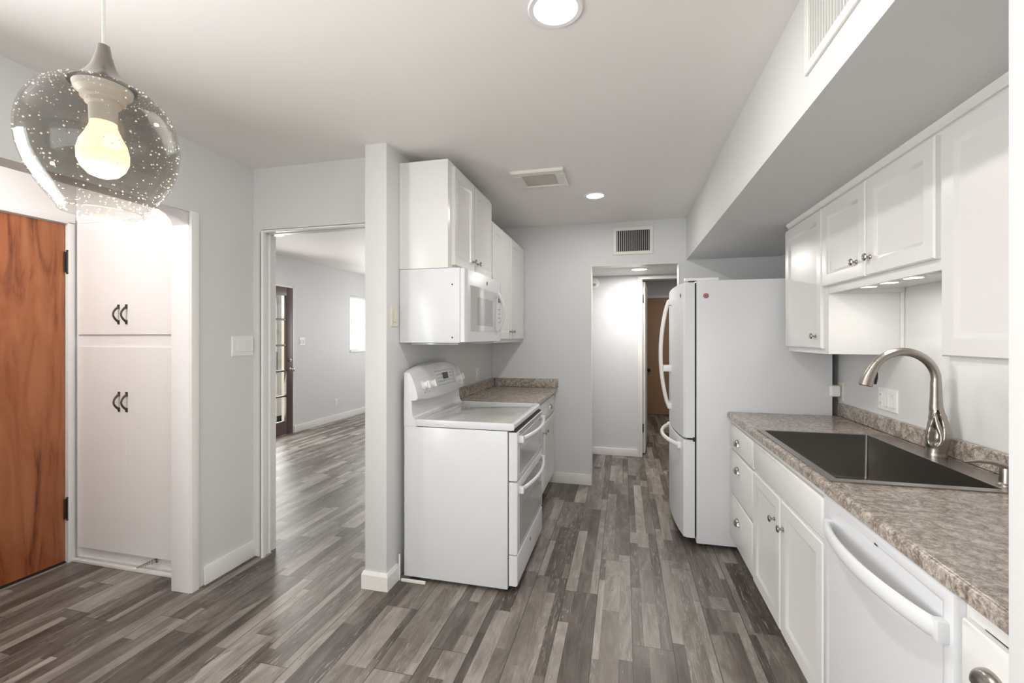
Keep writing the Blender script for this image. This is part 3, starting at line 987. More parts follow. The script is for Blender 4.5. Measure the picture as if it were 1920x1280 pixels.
# ------------------------------------------------------------------ right-hand wall cabinets
UX = 0.985
mu = mapx(UX, -1)
def wall_cab(label, y0, y1, z0, z1, lip=0.0):
    t = thing('wall_cabinet', label, 'cabinet', (1.14, (y0 + y1) / 2, z0))
    mb = MB()
    mb.box(UX, 1.298, y0, y0 + 0.016, z0, z1, b=0.0015).box(UX, 1.298, y1 - 0.016, y1, z0, z1, b=0.0015)
    mb.box(UX + 0.019, 1.298, y0 + 0.016, y1 - 0.016, z0 + 0.02 + lip, z0 + 0.036 + lip)
    mb.box(UX + 0.019, 1.298, y0 + 0.016, y1 - 0.016, z1 - 0.016, z1)
    mb.box(1.28, 1.298, y0 + 0.016, y1 - 0.016, z0 + 0.036 + lip, z1 - 0.016)
    mb.box(UX, UX + 0.019, y0 + 0.016, y1 - 0.016, z0, z0 + 0.052)
    mb.box(UX, UX + 0.019, y0 + 0.016, y1 - 0.016, z1 - 0.05, z1)
    mb.box(UX, UX + 0.019, y0 + 0.016, y0 + 0.04, z0 + 0.052, z1 - 0.05).box(UX, UX + 0.019, y1 - 0.04, y1 - 0.016, z0 + 0.052, z1 - 0.05)
    obj('carcass', mb, 'cab', t)
    return t
UT = 2.062
t = wall_cab('tall white wall cabinet with one panel door above the counter beside the fridge', 2.556, 3.125, 1.305, UT)
dd = obj('door', panel_door(mu, 2.594, 3.118, 1.332, 2.040), 'cab', t)
knob(dd, (0.965, 2.655, 1.395), (-1, 0, 0))
t = wall_cab('short white wall cabinet with two panel doors above the sink', 1.700, 2.554, 1.606, UT)
dd = obj('door', panel_door(mu, 2.166, 2.584, 1.642, 2.038, ), 'cab', t)
knob(dd, (0.965, 2.232, 1.712), (-1, 0, 0))
dd = obj('door', panel_door(mu, 1.735, 2.156, 1.642, 2.038), 'cab', t)
knob(dd, (0.965, 2.118, 1.714), (-1, 0, 0))
t = wall_cab('tall white wall cabinet nearest the camera at the right edge', 0.906, 1.698, 1.305, UT)
obj('door', panel_door(mu, 1.170, 1.702, 1.330, 2.038), 'cab', t)
obj('door', panel_door(mu, 0.91, 1.160, 1.330, 2.038), 'cab', t)
struct('trim_12', MB().prism([(0.985, 2.0805), (0.968, 2.0805), (0.970, 2.070), (0.980, 2.060), (0.976, 2.052), (0.985, 2.050)], 'y', 0.905, 3.112), 'cab')
struct('trim_13', B(0.99, 1.298, 2.598, 2.601, 1.306, 1.61) if False else B(1.286, 1.299, 2.542, 2.555, 1.306, 1.625, b=0.002), 'cab')

# puck lights under the short cabinet
for i, (y, lit) in enumerate(((2.325, 1), (2.165, 1), (2.005, 1), (1.865, 0))):
    lab = ['lit round puck light under the sink cabinet, farthest from the camera', 'lit round puck light under the sink cabinet, middle of the three lit',
           'lit round puck light under the sink cabinet, next to the unlit one', 'unlit blue-grey puck light under the sink cabinet near the tall cabinet'][i]
    t = thing('puck_light', lab, 'light', (1.05, y, 1.612), 'puck lights under the cabinet')
    obj('housing', MB().lathe([(0.036, 0), (0.038, 0.003), (0.038, 0.0135), (0, 0.0135)], (1.05, y, 1.612), n=28), 'plastic' if lit else 'blue_grey', t)
    obj('lens', MB().lathe([(0, -0.0015), (0.030, -0.001), (0.031, 0.001)], (1.05, y, 1.612), n=28), 'puck' if lit else 'blue_grey', t)
    if lit:
        area('puck_glow', (1.05, y, 1.606), (1.05, y, 0), 0.055, 0.055, 0.5, (1.0, 0.97, 0.93), 'DISK')

# ------------------------------------------------------------------ refrigerator
t = thing('refrigerator', 'white french-door refrigerator with bowed handles at the end of the counter', 'refrigerator', (0.82, 3.64, 0))
YN, YF = 3.186, 4.096
obj('cabinet_body', B(0.462, 1.25, YN, YF, 0.028, 1.763, b=0.006), 'fridge', t)
obj('leg', B(0.52, 0.56, YN + 0.05, YN + 0.09, 0, 0.03), 'black', t)
obj('leg', B(1.16, 1.20, YN + 0.05, YN + 0.09, 0, 0.03), 'black', t)
obj('leg', B(0.52, 0.56, YF - 0.09, YF - 0.05, 0, 0.03), 'black', t)
obj('leg', B(1.16, 1.20, YF - 0.09, YF - 0.05, 0, 0.03), 'black', t)
def fr_x(y):
    s = (y - YN) / (YF - YN)
    return 0.384 - 0.040 * (1 - (2 * s - 1) ** 2) ** 0.9
def fridge_door(name, ya, yb, z0, z1):
    poly = [(0.452, ya), (0.452, yb)]
    n = 14
    rr = 0.010
    ys = [yb - (yb - ya) * i / n for i in range(n + 1)]
    poly += [(fr_x(yb) + rr, yb)] + [(fr_x(y), y) for y in [yb - rr * 0.9] + ys[1:-1] + [ya + rr * 0.9]] + [(fr_x(ya) + rr, ya)]
    mb = MB().prism(poly, 'z', z0, z1)
    bm = mb.bm
    bmesh.ops.bevel(bm, geom=[e for e in bm.edges if abs(e.verts[0].co.z - e.verts[1].co.z) < 1e-5 and (e.verts[0].co.x < 0.45 and e.verts[1].co.x < 0.45)], offset=0.008, segments=3, profile=0.6, affect='EDGES')
    return obj(name, mb, 'fridge', t, smooth=30)
dn = fridge_door('door', YN + 0.001, 3.638, 0.722, 1.752)
dfar = fridge_door('door', 3.644, YF, 0.722, 1.752)
fz = fridge_door('freezer_drawer', YN + 0.001, YF, 0.062, 0.708)
obj('gasket', B(0.450, 0.464, YN + 0.006, YF - 0.006, 0.07, 1.748).box(0.41, 0.455, YN + 0.02, YF - 0.02, 0.706, 0.724), 'dark', t)
for yy, par in ((3.602, dn), (3.682, dfar)):
    pts = []
    for i in range(25):
        s = i / 24
        z = 0.862 + s * 0.80
        pts.append((0.335 - 0.006 - 0.058 * math.sin(PI * s) ** 0.75, yy, z))
    mb = MB().tube(pts, 0.014, 14, flat=(0.85, 1.15))
    mb.box(0.318, 0.352, yy - 0.017, yy + 0.017, 0.850, 0.892, b=0.005).box(0.318, 0.352, yy - 0.017, yy + 0.017, 1.632, 1.674, b=0.005)
    mb.box(0.285, 0.350, yy - 0.012, yy + 0.012, 1.13, 1.175, b=0.004)
    obj('handle', mb, 'plastic', par, smooth=50)
pts = []
for i in range(31):
    s = i / 30
    y = 3.27 + s * 0.74
    pts.append((fr_x(y) - 0.006 - 0.055 * math.sin(PI * s) ** 0.7, y, 0.655))
mb = MB().tube(pts, 0.014, 14, flat=(1.1, 0.9))
for yy in (3.27, 4.01):
    mb.box(fr_x(yy) - 0.018, fr_x(yy) + 0.004, yy - 0.018, yy + 0.018, 0.634, 0.676, b=0.005)
obj('handle', mb, 'plastic', fz, smooth=50)
obj('hinge_cover', B(0.392, 0.600, YN + 0.01, YN + 0.065, 1.7635, 1.782, b=0.004), 'plastic', t)
obj('hinge_cover', B(0.392, 0.600, YF - 0.065, YF - 0.01, 1.7635, 1.782, b=0.004), 'plastic', t)
obj('hinge_pin', B(0.412, 0.452, YN + 0.003, YN + 0.02, 1.754, 1.760, b=0.001), 'slate', t)
obj('hinge_pin', B(0.440, 0.458, YN - 0.003, YN + 0.006, 0.700, 0.728, b=0.001), 'slate', t)
obj('toe_grille', B(0.47, 0.49, YN + 0.02, YF - 0.02, 0.03, 0.06), 'black', t)

def letters(name, txt, size, m, parent, loc, rot, depth=0.0006):
    cu = bpy.data.curves.new('txt', 'FONT')
    cu.body = txt
    cu.size = size
    cu.extrude = depth
    cu.align_x = 'CENTER'
    cu.align_y = 'CENTER'
    o = bpy.data.objects.new('txt', cu)
    COL.objects.link(o)
    dg = bpy.context.evaluated_depsgraph_get()
    me = bpy.data.meshes.new_from_object(o.evaluated_get(dg))
    bpy.data.objects.remove(o)
    o = bpy.data.objects.new(name, me)
    COL.objects.link(o)
    me.materials.clear()
    me.materials.append(M[m])
    if parent is not None:
        o.parent = parent
        o.location = Vector(loc) - WL[parent.name]
    else:
        o.location = loc
    o.rotation_euler = rot
    return o

def emblem(parent, p, ax, rot, r=0.016):
    """small round badge: ring with two script letters"""
    p = Vector(p)
    n = Vector(ax)
    e = obj('emblem', MB().lathe([(0, 0), (r, 0), (r, 0.0015), (r * 0.86, 0.002), (r * 0.84, 0.0012), (0, 0.0012)], p, ax, n=28), 'nickel', parent)
    letters('lettering', 'GE', r * 1.15, 'dark', e, p + n * 0.0014, rot)
    return e
emblem(dn, (fr_x(3.26) - 0.0005, 3.26, 1.672), (-1, 0, 0), (PI / 2, 0, -PI / 2), 0.017)

t = thing('fridge_magnet', 'small round red magnet high on the white fridge side', 'magnet', (0.508, 3.1855, 1.643))
mp_ = (0.520, 3.1855, 1.662)
obj('disc', MB().lathe([(0.0, 0), (0.0165, 0), (0.0165, 0.004), (0.0, 0.005)], mp_, (0, -1, 0), n=28), 'red', t)
obj('inner_ring', MB().lathe([(0.007, 0.0045), (0.0095, 0.006), (0.012, 0.0045)], mp_, (0, -1, 0), n=24, closed=False), 'print', t)

# ------------------------------------------------------------------ stove
SY0, SY1 = 2.361, 3.122
t = thing('stove', 'white double-oven electric stove with a raised back control panel', 'stove', (-0.92, 2.74, 0))
obj('cabinet_body', B(-1.225, -0.613, SY0, SY1, 0.024, 0.880, b=0.004), 'enamel', t)
for x, y in ((-1.18, SY0 + 0.05), (-0.68, SY0 + 0.05), (-1.18, SY1 - 0.05), (-0.68, SY1 - 0.05)):
    obj('leg', MB().lathe([(0.018, 0), (0.018, 0.008), (0.008, 0.012), (0.008, 0.03)], (x, y, 0), n=16), 'black', t)
w = MB()
poly = [(-1.1495, 0.884), (-0.590, 0.884), (-0.578, 0.890), (-0.575, 0.900), (-0.576, 0.916), (-0.582, 0.921), (-0.592, 0.922), (-0.606, 0.917), (-1.1495, 0.917)]
w.prism(poly, 'y', SY0, SY1)
w.box(-1.1492, -0.577, SY0 - 0.0012, SY0 + 0.014, 0.885, 0.9228, b=0.003).box(-1.1492, -0.577, SY1 - 0.014, SY1 + 0.0012, 0.885, 0.9228, b=0.003)
ck = obj('cooktop_frame', w, 'enamel', t)
obj('glass_top', B(-1.085, -0.610, SY0 + 0.016, SY1 - 0.016, 0.9175, 0.9195, b=0.0006), 'cooktop', t)
obj('vent_strip', B(-1.147, -1.089, SY0 + 0.016, SY1 - 0.016, 0.9175, 0.9200, b=0.0006), 'mwglass', t)
obj('gap_line', B(-1.215, -0.616, SY0 + 0.004, SY1 - 0.004, 0.879, 0.8845), 'dark', t)
# backguard: riser plus an arched, bulging console
w = MB()
poly = [(-1.226, 0.880), (-1.150, 0.880), (-1.150, 0.918), (-1.163, 0.925), (-1.172, 0.940), (-1.176, 0.960), (-1.180, 1.040), (-1.226, 1.040)]
w.prism(poly, 'y', SY0, SY1, b=0.001)
obj('back_riser', w, 'enamel', t)
yc, hw = (SY0 + SY1) / 2, (SY1 - SY0) / 2
def arch(q):
    s = (q.y - yc) / hw
    k = 1 - s * s
    up = max(0, min(1, (q.z - 1.03) / 0.14))
    fwd = max(0, min(1, (q.x + 1.226) / 0.03))
    return Vector((q.x + 0.022 * k * fwd * 0.8, q.y, q.z + (0.045 * up - 0.012 * (1 - up)) * k ** 0.8))
poly = [(-1.226, 1.030), (-1.166, 1.028), (-1.149, 1.032), (-1.142, 1.044), (-1.147, 1.075), (-1.158, 1.11), (-1.170, 1.14), (-1.181, 1.165), (-1.191, 1.180), (-1.205, 1.186), (-1.226, 1.184)]
con = obj('control_panel', MB().prism(poly, 'y', SY0 + 0.001, SY1 - 0.001, warp=arch, steps=40), 'enamel', t, smooth=40)
# front plane of the console as a function of y and height
def console(y, z):
    s = (y - yc) / hw
    k = 1 - s * s
    zz = z - 0.045 * k ** 0.8 * max(0, min(1, (z - 1.03) / 0.16))
    pl = [(1.044, -1.142), (1.075, -1.147), (1.11, -1.158), (1.14, -1.170), (1.165, -1.181)]
    x = pl[-1][1]
    for i in range(4):
        if pl[i][0] <= zz <= pl[i + 1][0]:
            f = (zz - pl[i][0]) / (pl[i + 1][0] - pl[i][0])
            x = pl[i][1] * (1 - f) + pl[i + 1][1] * f
            break
    if zz < 1.044:
        x = -1.142
    return x + 0.022 * k * 0.8
nrm = Vector((0.96, 0, 0.27)).normalized()
for y in (2.455, 2.535, 2.985, 3.05):
    z = 1.106
    p = Vector((console(y, z), y, z))
    k = MB().lathe([(0.027, -0.003), (0.027, 0.004), (0.022, 0.007), (0.0215, 0.026), (0.019, 0.030), (0, 0.031)], p, nrm, n=26)
    up = Vector((-nrm.z, 0, nrm.x))
    a, b = p + nrm * 0.030 - up * 0.021, p + nrm * 0.030 + up * 0.021
    k.tube([a, b], 0.008, 10, flat=(1.0, 0.8))
    obj('knob', k, 'plastic', con)
yd = 2.765
def on_console(y0, y1, z0, z1, dd, mbx):
    n = 6
    bm = mbx.bm
    fr, bk = [], []
    for i in range(n + 1):
        y = y0 + (y1 - y0) * i / n
        for z, L in ((z0, 0), (z1, 1)):
            fr.append(bm.verts.new(Vector((console(y, z), y, z)) + nrm * dd))
            bk.append(bm.verts.new(Vector((console(y, z), y, z)) - nrm * 0.003))
    for i in range(n):
        a, b, c, d_ = 2 * i, 2 * i + 2, 2 * i + 3, 2 * i + 1
        bm.faces.new((fr[a], fr[b], fr[c], fr[d_]))
        bm.faces.new((bk[a], bk[d_], bk[c], bk[b]))
        bm.faces.new((fr[a], bk[a], bk[b], fr[b]))
        bm.faces.new((fr[d_], fr[c], bk[c], bk[d_]))
    bm.faces.new((fr[0], fr[1], bk[1], bk[0]))
    bm.faces.new((fr[-2], bk[-2], bk[-1], fr[-1]))
obj('display', (lambda m_: (on_console(2.735, 2.815, 1.120, 1.160, 0.0016, m_), m_)[1])(MB()), 'display', con)
w = MB()
on_console(2.630, 2.925, 1.1735, 1.1750, 0.0012, w)
on_console(2.924, 2.926, 1.080, 1.1745, 0.0012, w)
rr = random.Random(5)
for i in range(9):
    for j in range(4):
        y = 2.645 + i * 0.030
        z = 1.085 + j * 0.022
        if 2.715 < y < 2.83 and z > 1.11:
            continue
        on_console(y, y + 0.014 + rr.random() * 0.006, z, z + 0.004, 0.0010, w)
for y in (2.445, 2.50):
    on_console(y, y + 0.015, 1.062, 1.067, 0.0010, w)
obj('panel_printing', w, 'print', con)
# ovens
ms = mapx(-0.606, 1)
w = MB().loops(ms, SY0 + 0.004, SY1 - 0.004, 0.612, 0.874, [(0, 0), (0, 0.038), (0.004, 0.046), (0.010, 0.048)])
for zz in (0.872, 0.862, 0.852):
    pass
up_ = obj('upper_oven_door', w, 'enamel', t)
obj('vent_slots', B(-0.5595, -0.5572, SY0 + 0.05, SY1 - 0.05, 0.8645, 0.868).box(-0.5595, -0.5572, SY0 + 0.05, SY1 - 0.05, 0.853, 0.8565).box(-0.6, -0.567, SY0 + 0.01, SY1 - 0.01, 0.8745, 0.884), 'dark', up_)
obj('window', MB().loops(mapx(-0.559, 1), SY0 + 0.055, SY1 - 0.055, 0.640, 0.838, [(0, 0), (0.001, 0.002), (0.045, 0.002)]), 'ovenglass', up_)
obj('window_screen', B(-0.5572, -0.5562, SY0 + 0.13, SY1 - 0.13, 0.665, 0.765), 'mwscreen', up_)
lo_ = obj('lower_oven_door', MB().loops(ms, SY0 + 0.004, SY1 - 0.004, 0.215, 0.604, [(0, 0), (0, 0.038), (0.004, 0.046), (0.010, 0.048)]), 'enamel', t)
obj('window', MB().loops(mapx(-0.559, 1), SY0 + 0.055, SY1 - 0.055, 0.245, 0.560, [(0, 0), (0.001, 0.002), (0.045, 0.002)]), 'ovenglass', lo_)
obj('window_screen', B(-0.5572, -0.5562, SY0 + 0.13, SY1 - 0.13, 0.29, 0.46), 'mwscreen', lo_)
dw_ = obj('storage_drawer', MB().loops(ms, SY0 + 0.004, SY1 - 0.004, 0.045, 0.209, [(0, 0), (0, 0.038), (0.004, 0.046), (0.010, 0.048)]), 'enamel', t)
emblem(dw_, (-0.558, 2.70, 0.160), (1, 0, 0), (PI / 2, 0, PI / 2), 0.013)
for zz, par in ((0.832, up_), (0.556, lo_)):
    pts = []
    for i in range(25):
        s = i / 24
        pts.append((-0.548 + 0.045 * math.sin(PI * s) ** 0.8, SY0 + 0.045 + s * (SY1 - SY0 - 0.09), zz))
    mb = MB().tube(pts, 0.013, 14, flat=(1.0, 0.75))
    for yy in (SY0 + 0.045, SY1 - 0.045):
        mb.box(-0.559, -0.530, yy - 0.016, yy + 0.016, zz - 0.018, zz + 0.018, b=0.005)
    obj('handle', mb, 'enamel', par, smooth=50)

# ------------------------------------------------------------------ left base cabinet
LF = -0.665
ml = mapx(LF, 1)
t = thing('base_cabinet', 'white base cabinet with drawers over panel doors, right of the stove', 'cabinet', (-0.96, 3.72, 0))
obj('carcass', carcass(-1.264, LF, 3.136, 4.288, 0.10, 0.868, 1, rails=(0.68,)), 'cab', t)
obj('toe_kick', B(-0.745, -0.727, 3.138, 4.286, 0, 0.10), 'trim', t)
for y0, y1, pc, kc in ((3.150, 3.712, 3.43, 3.668), (3.722, 4.268, 4.00, 3.768)):
    dr = obj('drawer_front', slab_front(ml, y0, y1, 0.695, 0.845), 'cab', t)
    cup_pull(dr, -0.645, pc, 0.772, s=1)
    dd = obj('door', panel_door(ml, y0, y1, 0.112, 0.675), 'cab', t)
    knob(dd, (-0.645, kc, 0.60), (1, 0, 0))

# ------------------------------------------------------------------ left wall cabinets and microwave
LX = -0.965
mlu = mapx(LX, 1)
def lcab(label, y0, y1, z0, z1):
    t = thing('wall_cabinet', label, 'cabinet', (-1.11, (y0 + y1) / 2, z0))
    mb = MB().box(-1.264, LX, y0, y1, z0, z1, b=0.002)
    obj('carcass', mb, 'cab', t)
    return t
t = lcab('white two-door wall cabinet above the microwave', 2.380, 3.200, 1.782, 2.396)
obj('filler_strip', B(-1.265, -1.246, 2.3775, 2.382, 1.782, 2.396, b=0.0015), 'cab', t)
dd = obj('door', panel_door(mlu, 2.435, 2.790, 1.805, 2.372), 'cab', t)
knob(dd, (-0.945, 2.755, 1.872), (1, 0, 0))
dd = obj('door', panel_door(mlu, 2.812, 3.180, 1.805, 2.372), 'cab', t)
knob(dd, (-0.945, 2.850, 1.872), (1, 0, 0))
t = lcab('taller white two-door wall cabinet beside the microwave, against the far wall', 3.204, 4.290, 1.345, 2.262)
dd = obj('door', panel_door(mlu, 3.215, 3.755, 1.372, 2.240), 'cab', t)
knob(dd, (-0.945, 3.715, 1.437), (1, 0, 0))
dd = obj('door', panel_door(mlu, 3.768, 4.278, 1.372, 2.240), 'cab', t)
knob(dd, (-0.945, 3.812, 1.437), (1, 0, 0))

t = thing('microwave', 'white over-the-range microwave hanging below the left wall cabinet', 'microwave', (-1.08, 2.755, 1.358))
MY0, MY1 = 2.376, 3.134
obj('case', B(-1.262, -0.893, MY0, MY1, 1.358, 1.7795, b=0.003), 'enamel', t)
obj('vent_base', B(-1.20, -0.91, MY0 + 0.02, MY1 - 0.02, 1.345, 1.3585, b=0.003), 'mwscreen', t)
def mwx(y):
    s = (y - MY0) / (MY1 - MY0)
    return -0.862 + 0.012 * (1 - (2 * s - 1) ** 2)
poly = [(-0.890, MY0 + 0.001), (mwx(MY0) - 0.004, MY0 + 0.001)] + [(mwx(MY0 + (MY1 - MY0) * i / 16), min(max(MY0 + (MY1 - MY0) * i / 16, MY0 + 0.006), MY1 - 0.006)) for i in range(17)] + [(mwx(MY1) - 0.004, MY1 - 0.001), (-0.890, MY1 - 0.001)]
fr = obj('door', MB().prism(poly, 'z', 1.363, 1.776, b=0.002), 'enamel', t)
def mw_patch(y0, y1, z0, z1, d0):
    mb = MB()
    n = 10
    bm = mb.bm
    f_, b_ = [], []
    for i in range(n + 1):
        y = y0 + (y1 - y0) * i / n
        for z in (z0, z1):
            f_.append(bm.verts.new((mwx(y) + d0, y, z)))
            b_.append(bm.verts.new((mwx(y) - 0.004, y, z)))
    for i in range(n):
        a, b, c, e = 2 * i, 2 * i + 2, 2 * i + 3, 2 * i + 1
        bm.faces.new((f_[a], f_[b], f_[c], f_[e]))
        bm.faces.new((b_[a], b_[e], b_[c], b_[b]))
        bm.faces.new((f_[a], b_[a], b_[b], f_[b]))
        bm.faces.new((f_[e], f_[c], b_[c], b_[e]))
    bm.faces.new((f_[0], f_[1], b_[1], b_[0]))
    bm.faces.new((f_[-2], b_[-2], b_[-1], f_[-1]))
    return mb
obj('window', mw_patch(2.455, 2.965, 1.425, 1.690, 0.0015), 'mwglass', fr)
obj('window_screen', mw_patch(2.56, 2.88, 1.46, 1.63, 0.0022), 'mwscreen', fr)
obj('display', mw_patch(3.045, 3.105, 1.632, 1.662, 0.0015), 'display', fr)
w = MB()
for i in range(3):
    for j in range(6):
        q = mw_patch(3.045 + i * 0.022, 3.058 + i * 0.022, 1.43 + j * 0.030, 1.437 + j * 0.030, 0.0012)
        w._join(q.bm)
obj('keypad', w, 'print', fr)
emblem(fr, (mwx(2.755) - 0.0002, 2.755, 1.730), (1, 0, 0), (PI / 2, 0, PI / 2), 0.014)
letters('lettering', 'JVM', 0.018, 'plastic', fr, (mwx(2.96) + 0.0008, 2.97, 1.395), (PI / 2, 0, PI / 2))
for yy in (2.996,):
    pts = []
    for i in range(21):
        s = i / 20
        pts.append((mwx(yy) + 0.010 + 0.040 * math.sin(PI * s) ** 0.8, yy, 1.435 + s * 0.255))
    mb = MB().tube(pts, 0.012, 14, flat=(0.9, 1.1))
    mb.box(mwx(yy) - 0.002, mwx(yy) + 0.018, yy - 0.015, yy + 0.015, 1.428, 1.460, b=0.004).box(mwx(yy) - 0.002, mwx(yy) + 0.018, yy - 0.015, yy + 0.015, 1.665, 1.697, b=0.004)
    obj('handle', mb, 'enamel', fr, smooth=50)
for z in (1.686, 1.388):
    obj('screw', MB().lathe([(0.005, 0), (0.004, 0.002), (0, 0.0025)], (-0.937, MY0, z), (0, -1, 0), n=14), 'slate', t)

# ------------------------------------------------------------------ pantry in the entry
t = thing('pantry_cabinet', 'tall white built-in pantry with four bronze bow pulls beside the orange door', 'cabinet', (-2.87, 2.23, 0))
PY = 2.086
w = B(-3.338, -3.312, PY, PY + 0.02, 0.0, 2.30, b=0.001).box(-2.517, -2.412, PY, PY + 0.02, 0, 2.30, b=0.001)
w.box(-3.312, -2.517, PY, PY + 0.02, 2.10, 2.30).box(-3.312, -2.517, PY, PY + 0.02, 1.33, 1.405).box(-3.312, -2.517, PY, PY + 0.02, 0.0, 0.022)
w.box(-3.312, -2.517, PY + 0.018, PY + 0.028, 0.0, 0.10)
w.box(-3.338, -2.412, PY + 0.02, 2.385, 0.0, 0.02).box(-3.338, -3.32, PY + 0.02, 2.385, 0, 2.3).box(-2.43, -2.412, PY + 0.02, 2.385, 0, 2.3).box(-3.338, -2.412, PY + 0.0, 2.385, 2.30, CZ - 0.001)
obj('face_frame', w, 'alcove', t)
mpn = mapy(PY, -1)
for a0, a1, b0, b1, hz, hx in ((-3.308, -2.9152, 1.406, 2.095, 1.527, -2.966), (-2.9148, -2.519, 1.406, 2.095, 1.527, -2.904),
                              (-3.306, -2.9152, 0.086, 1.330, 1.000, -2.962), (-2.9148, -2.521, 0.086, 1.330, 1.000, -2.902)):
    dd = obj('door', MB().loops(mpn, a0, a1, b0, b1, [(0, 0), (0, 0.0115), (0.0005, 0.012)]), 'alcove', t)
    pts = [(hx, PY - 0.012, hz + 0.055), (hx, PY - 0.022, hz + 0.050)]
    pts = []
    for i in range(17):
        s = i / 16
        pts.append((hx - 0.002 * math.sin(PI * s) ** 1.2, PY - 0.013 - 0.030 * math.sin(PI * s) ** 0.8, hz - 0.045 + 0.09 * s))
    mb = MB().tube(pts, [0.0075 - 0.0025 * math.sin(PI * i / 16) for i in range(17)], 10)
    mb.box(hx - 0.007, hx + 0.007, PY - 0.018, PY - 0.011, hz - 0.060, hz - 0.034, b=0.002).box(hx - 0.007, hx + 0.007, PY - 0.018, PY - 0.011, hz + 0.034, hz + 0.060, b=0.002)
    obj('handle', mb, 'bronze', dd)
t = thing('door_stop', 'spring door stop sticking out from the foot of the white pantry', 'door stop', (-2.79, 2.075, 0.03))
pts = []
p0, p1 = Vector((-2.70, PY + 0.012, 0.062)), Vector((-2.745, PY - 0.075, 0.052))
obj('bracket', MB().lathe([(0.014, 0), (0.014, 0.004), (0.008, 0.01), (0, 0.01)], p0, p1 - p0, n=18), 'nickel', t)
dvec = (p1 - p0)
u = dvec.normalized().orthogonal()
v2 = dvec.normalized().cross(u)
for i in range(150):
    s = i / 149
    a = s * 2 * PI * 14
    r = 0.009 * (1 - 0.55 * s)
    pts.append(p0 + dvec * s + (u * math.cos(a) + v2 * math.sin(a)) * r)
obj('spring', MB().tube(pts, 0.0016, 6), 'nickel', t)
obj('tip', MB().lathe([(0.006, 0), (0.007, 0.006), (0.005, 0.012), (0, 0.013)], p1, dvec, n=16), 'plastic', t)

# ------------------------------------------------------------------ vents
def vent(t, mp, a0, a1, b0, b1, fw, slats, vertical=True, back='dark', depth=0.008):
    w = MB()
    for (p, q, r, s) in ((a0, a1, b0, b0 + fw), (a0, a1, b1 - fw, b1), (a0, a0 + fw, b0 + fw, b1 - fw), (a1 - fw, a1, b0 + fw, b1 - fw)):
        w.loops(mp, p, q, r, s, [(0, 0), (0, depth - 0.002), (0.002, depth)])
    obj('frame', w, 'louver', t)
    obj('backing', MB().loops(mp, a0 + fw - 0.004, a1 - fw + 0.004, b0 + fw - 0.004, b1 - fw + 0.004, [(0, 0.0003), (0, 0.0012)]), back, t)
    w = MB()
    n = slats
    for i in range(n):
        c = a0 + fw + (a1 - a0 - 2 * fw) * (i + 0.5) / n
        w.loops(mp, c - 0.0018, c + 0.0018, b0 + fw, b1 - fw, [(0, 0.0015), (0, depth - 0.001)])
    obj('louvers', w, 'louver', t)
t = thing('air_vent', 'white wall register with dark vertical louvers above the hall opening', 'vent', (0.077, 4.29, 2.15))
vent(t, mapy(4.2945, -1), -0.100, 0.254, 2.150, 2.402, 0.030, 17)
t = thing('air_vent', 'large white register with vertical louvers on the soffit side', 'vent', (0.535, 1.16, 2.18))
vent(t, mapx(0.5385, -1), 0.775, 1.548, 2.182, 2.438, 0.030, 40, back='print')
t = thing('ceiling_vent', 'square white exhaust vent on the kitchen ceiling', 'vent', (-0.545, 2.99, 2.44))
mz = lambda a, b, d: Vector((a, b, CZ - d))
w = MB()
for (p, q, r, s) in ((-0.718, -0.374, 2.820, 2.885), (-0.718, -0.374, 3.095, 3.160), (-0.718, -0.653, 2.885, 3.095), (-0.439, -0.374, 2.885, 3.095)):
    w.loops(mz, p, q, r, s, [(0, 0), (0.0, 0.010), (0.006, 0.018)])
obj('frame', w, 'louver', t)
w = MB()
for i in range(14):
    y = 2.888 + i * 0.0150
    w.box(-0.652, -0.440, y, y + 0.008, CZ - 0.012, CZ - 0.003)
obj('grille', w, 'filter', t)
obj('backing', B(-0.655, -0.437, 2.883, 3.097, CZ - 0.003, CZ - 0.0005), 'print', t)

# ------------------------------------------------------------------ recessed lights
def downlight(label, x, y, z, r, power, col=(1.0, 0.96, 0.91)):
    t = thing('recessed_light', label, 'light', (x, y, z - 0.006), 'recessed ceiling lights')
    obj('trim_ring', MB().lathe([(r, -0.001), (r + 0.004, -0.005), (r + 0.018, -0.006), (r + 0.022, -0.001), (r + 0.022, 0.0), (r, 0.0)], (x, y, z), n=48, closed=False), 'plastic', t)
    obj('diffuser', MB().lathe([(0, -0.003), (r * 0.7, -0.0028), (r + 0.001, -0.0018)], (x, y, z), n=48, closed=False), 'lens', t)
    area('downlight_glow', (x, y, z - 0.012), (x, y, 0), 2 * r, 2 * r, power, col, 'DISK')
downlight('round recessed ceiling light nearest the camera, cut by the top edge', -0.217, 1.455, CZ, 0.068, 9)
downlight('round recessed ceiling light between the ceiling vent and the soffit', -0.214, 3.452, CZ, 0.062, 6)
downlight('round recessed light in the low hall ceiling beyond the opening', 0.155, 4.985, 2.112, 0.075, 14)
downlight('round recessed light in the living room ceiling seen through the doorway', -3.76, 4.25, 2.53, 0.07, 14)
t = thing('flush_ceiling_light', 'round flush lamp on the entry ceiling by the front door', 'light', (-2.88, 1.3, CZ - 0.06))
obj('shade', MB().lathe([(0.13, 0.06), (0.13, 0.04), (0.10, 0.015), (0, 0.0)], (-2.88, 1.3, CZ - 0.062), n=36), 'lens', t)
area('entry_glow', (-2.88, 1.0, CZ - 0.075), (-2.85, 2.0, 0.8), 0.26, 0.26, 9, (1.0, 0.965, 0.94), 'DISK')
area('back_room_glow', (0.9, 7.0, 2.40), (0.9, 7.0, 0), 0.5, 0.5, 9, (1.0, 0.94, 0.86), 'DISK')

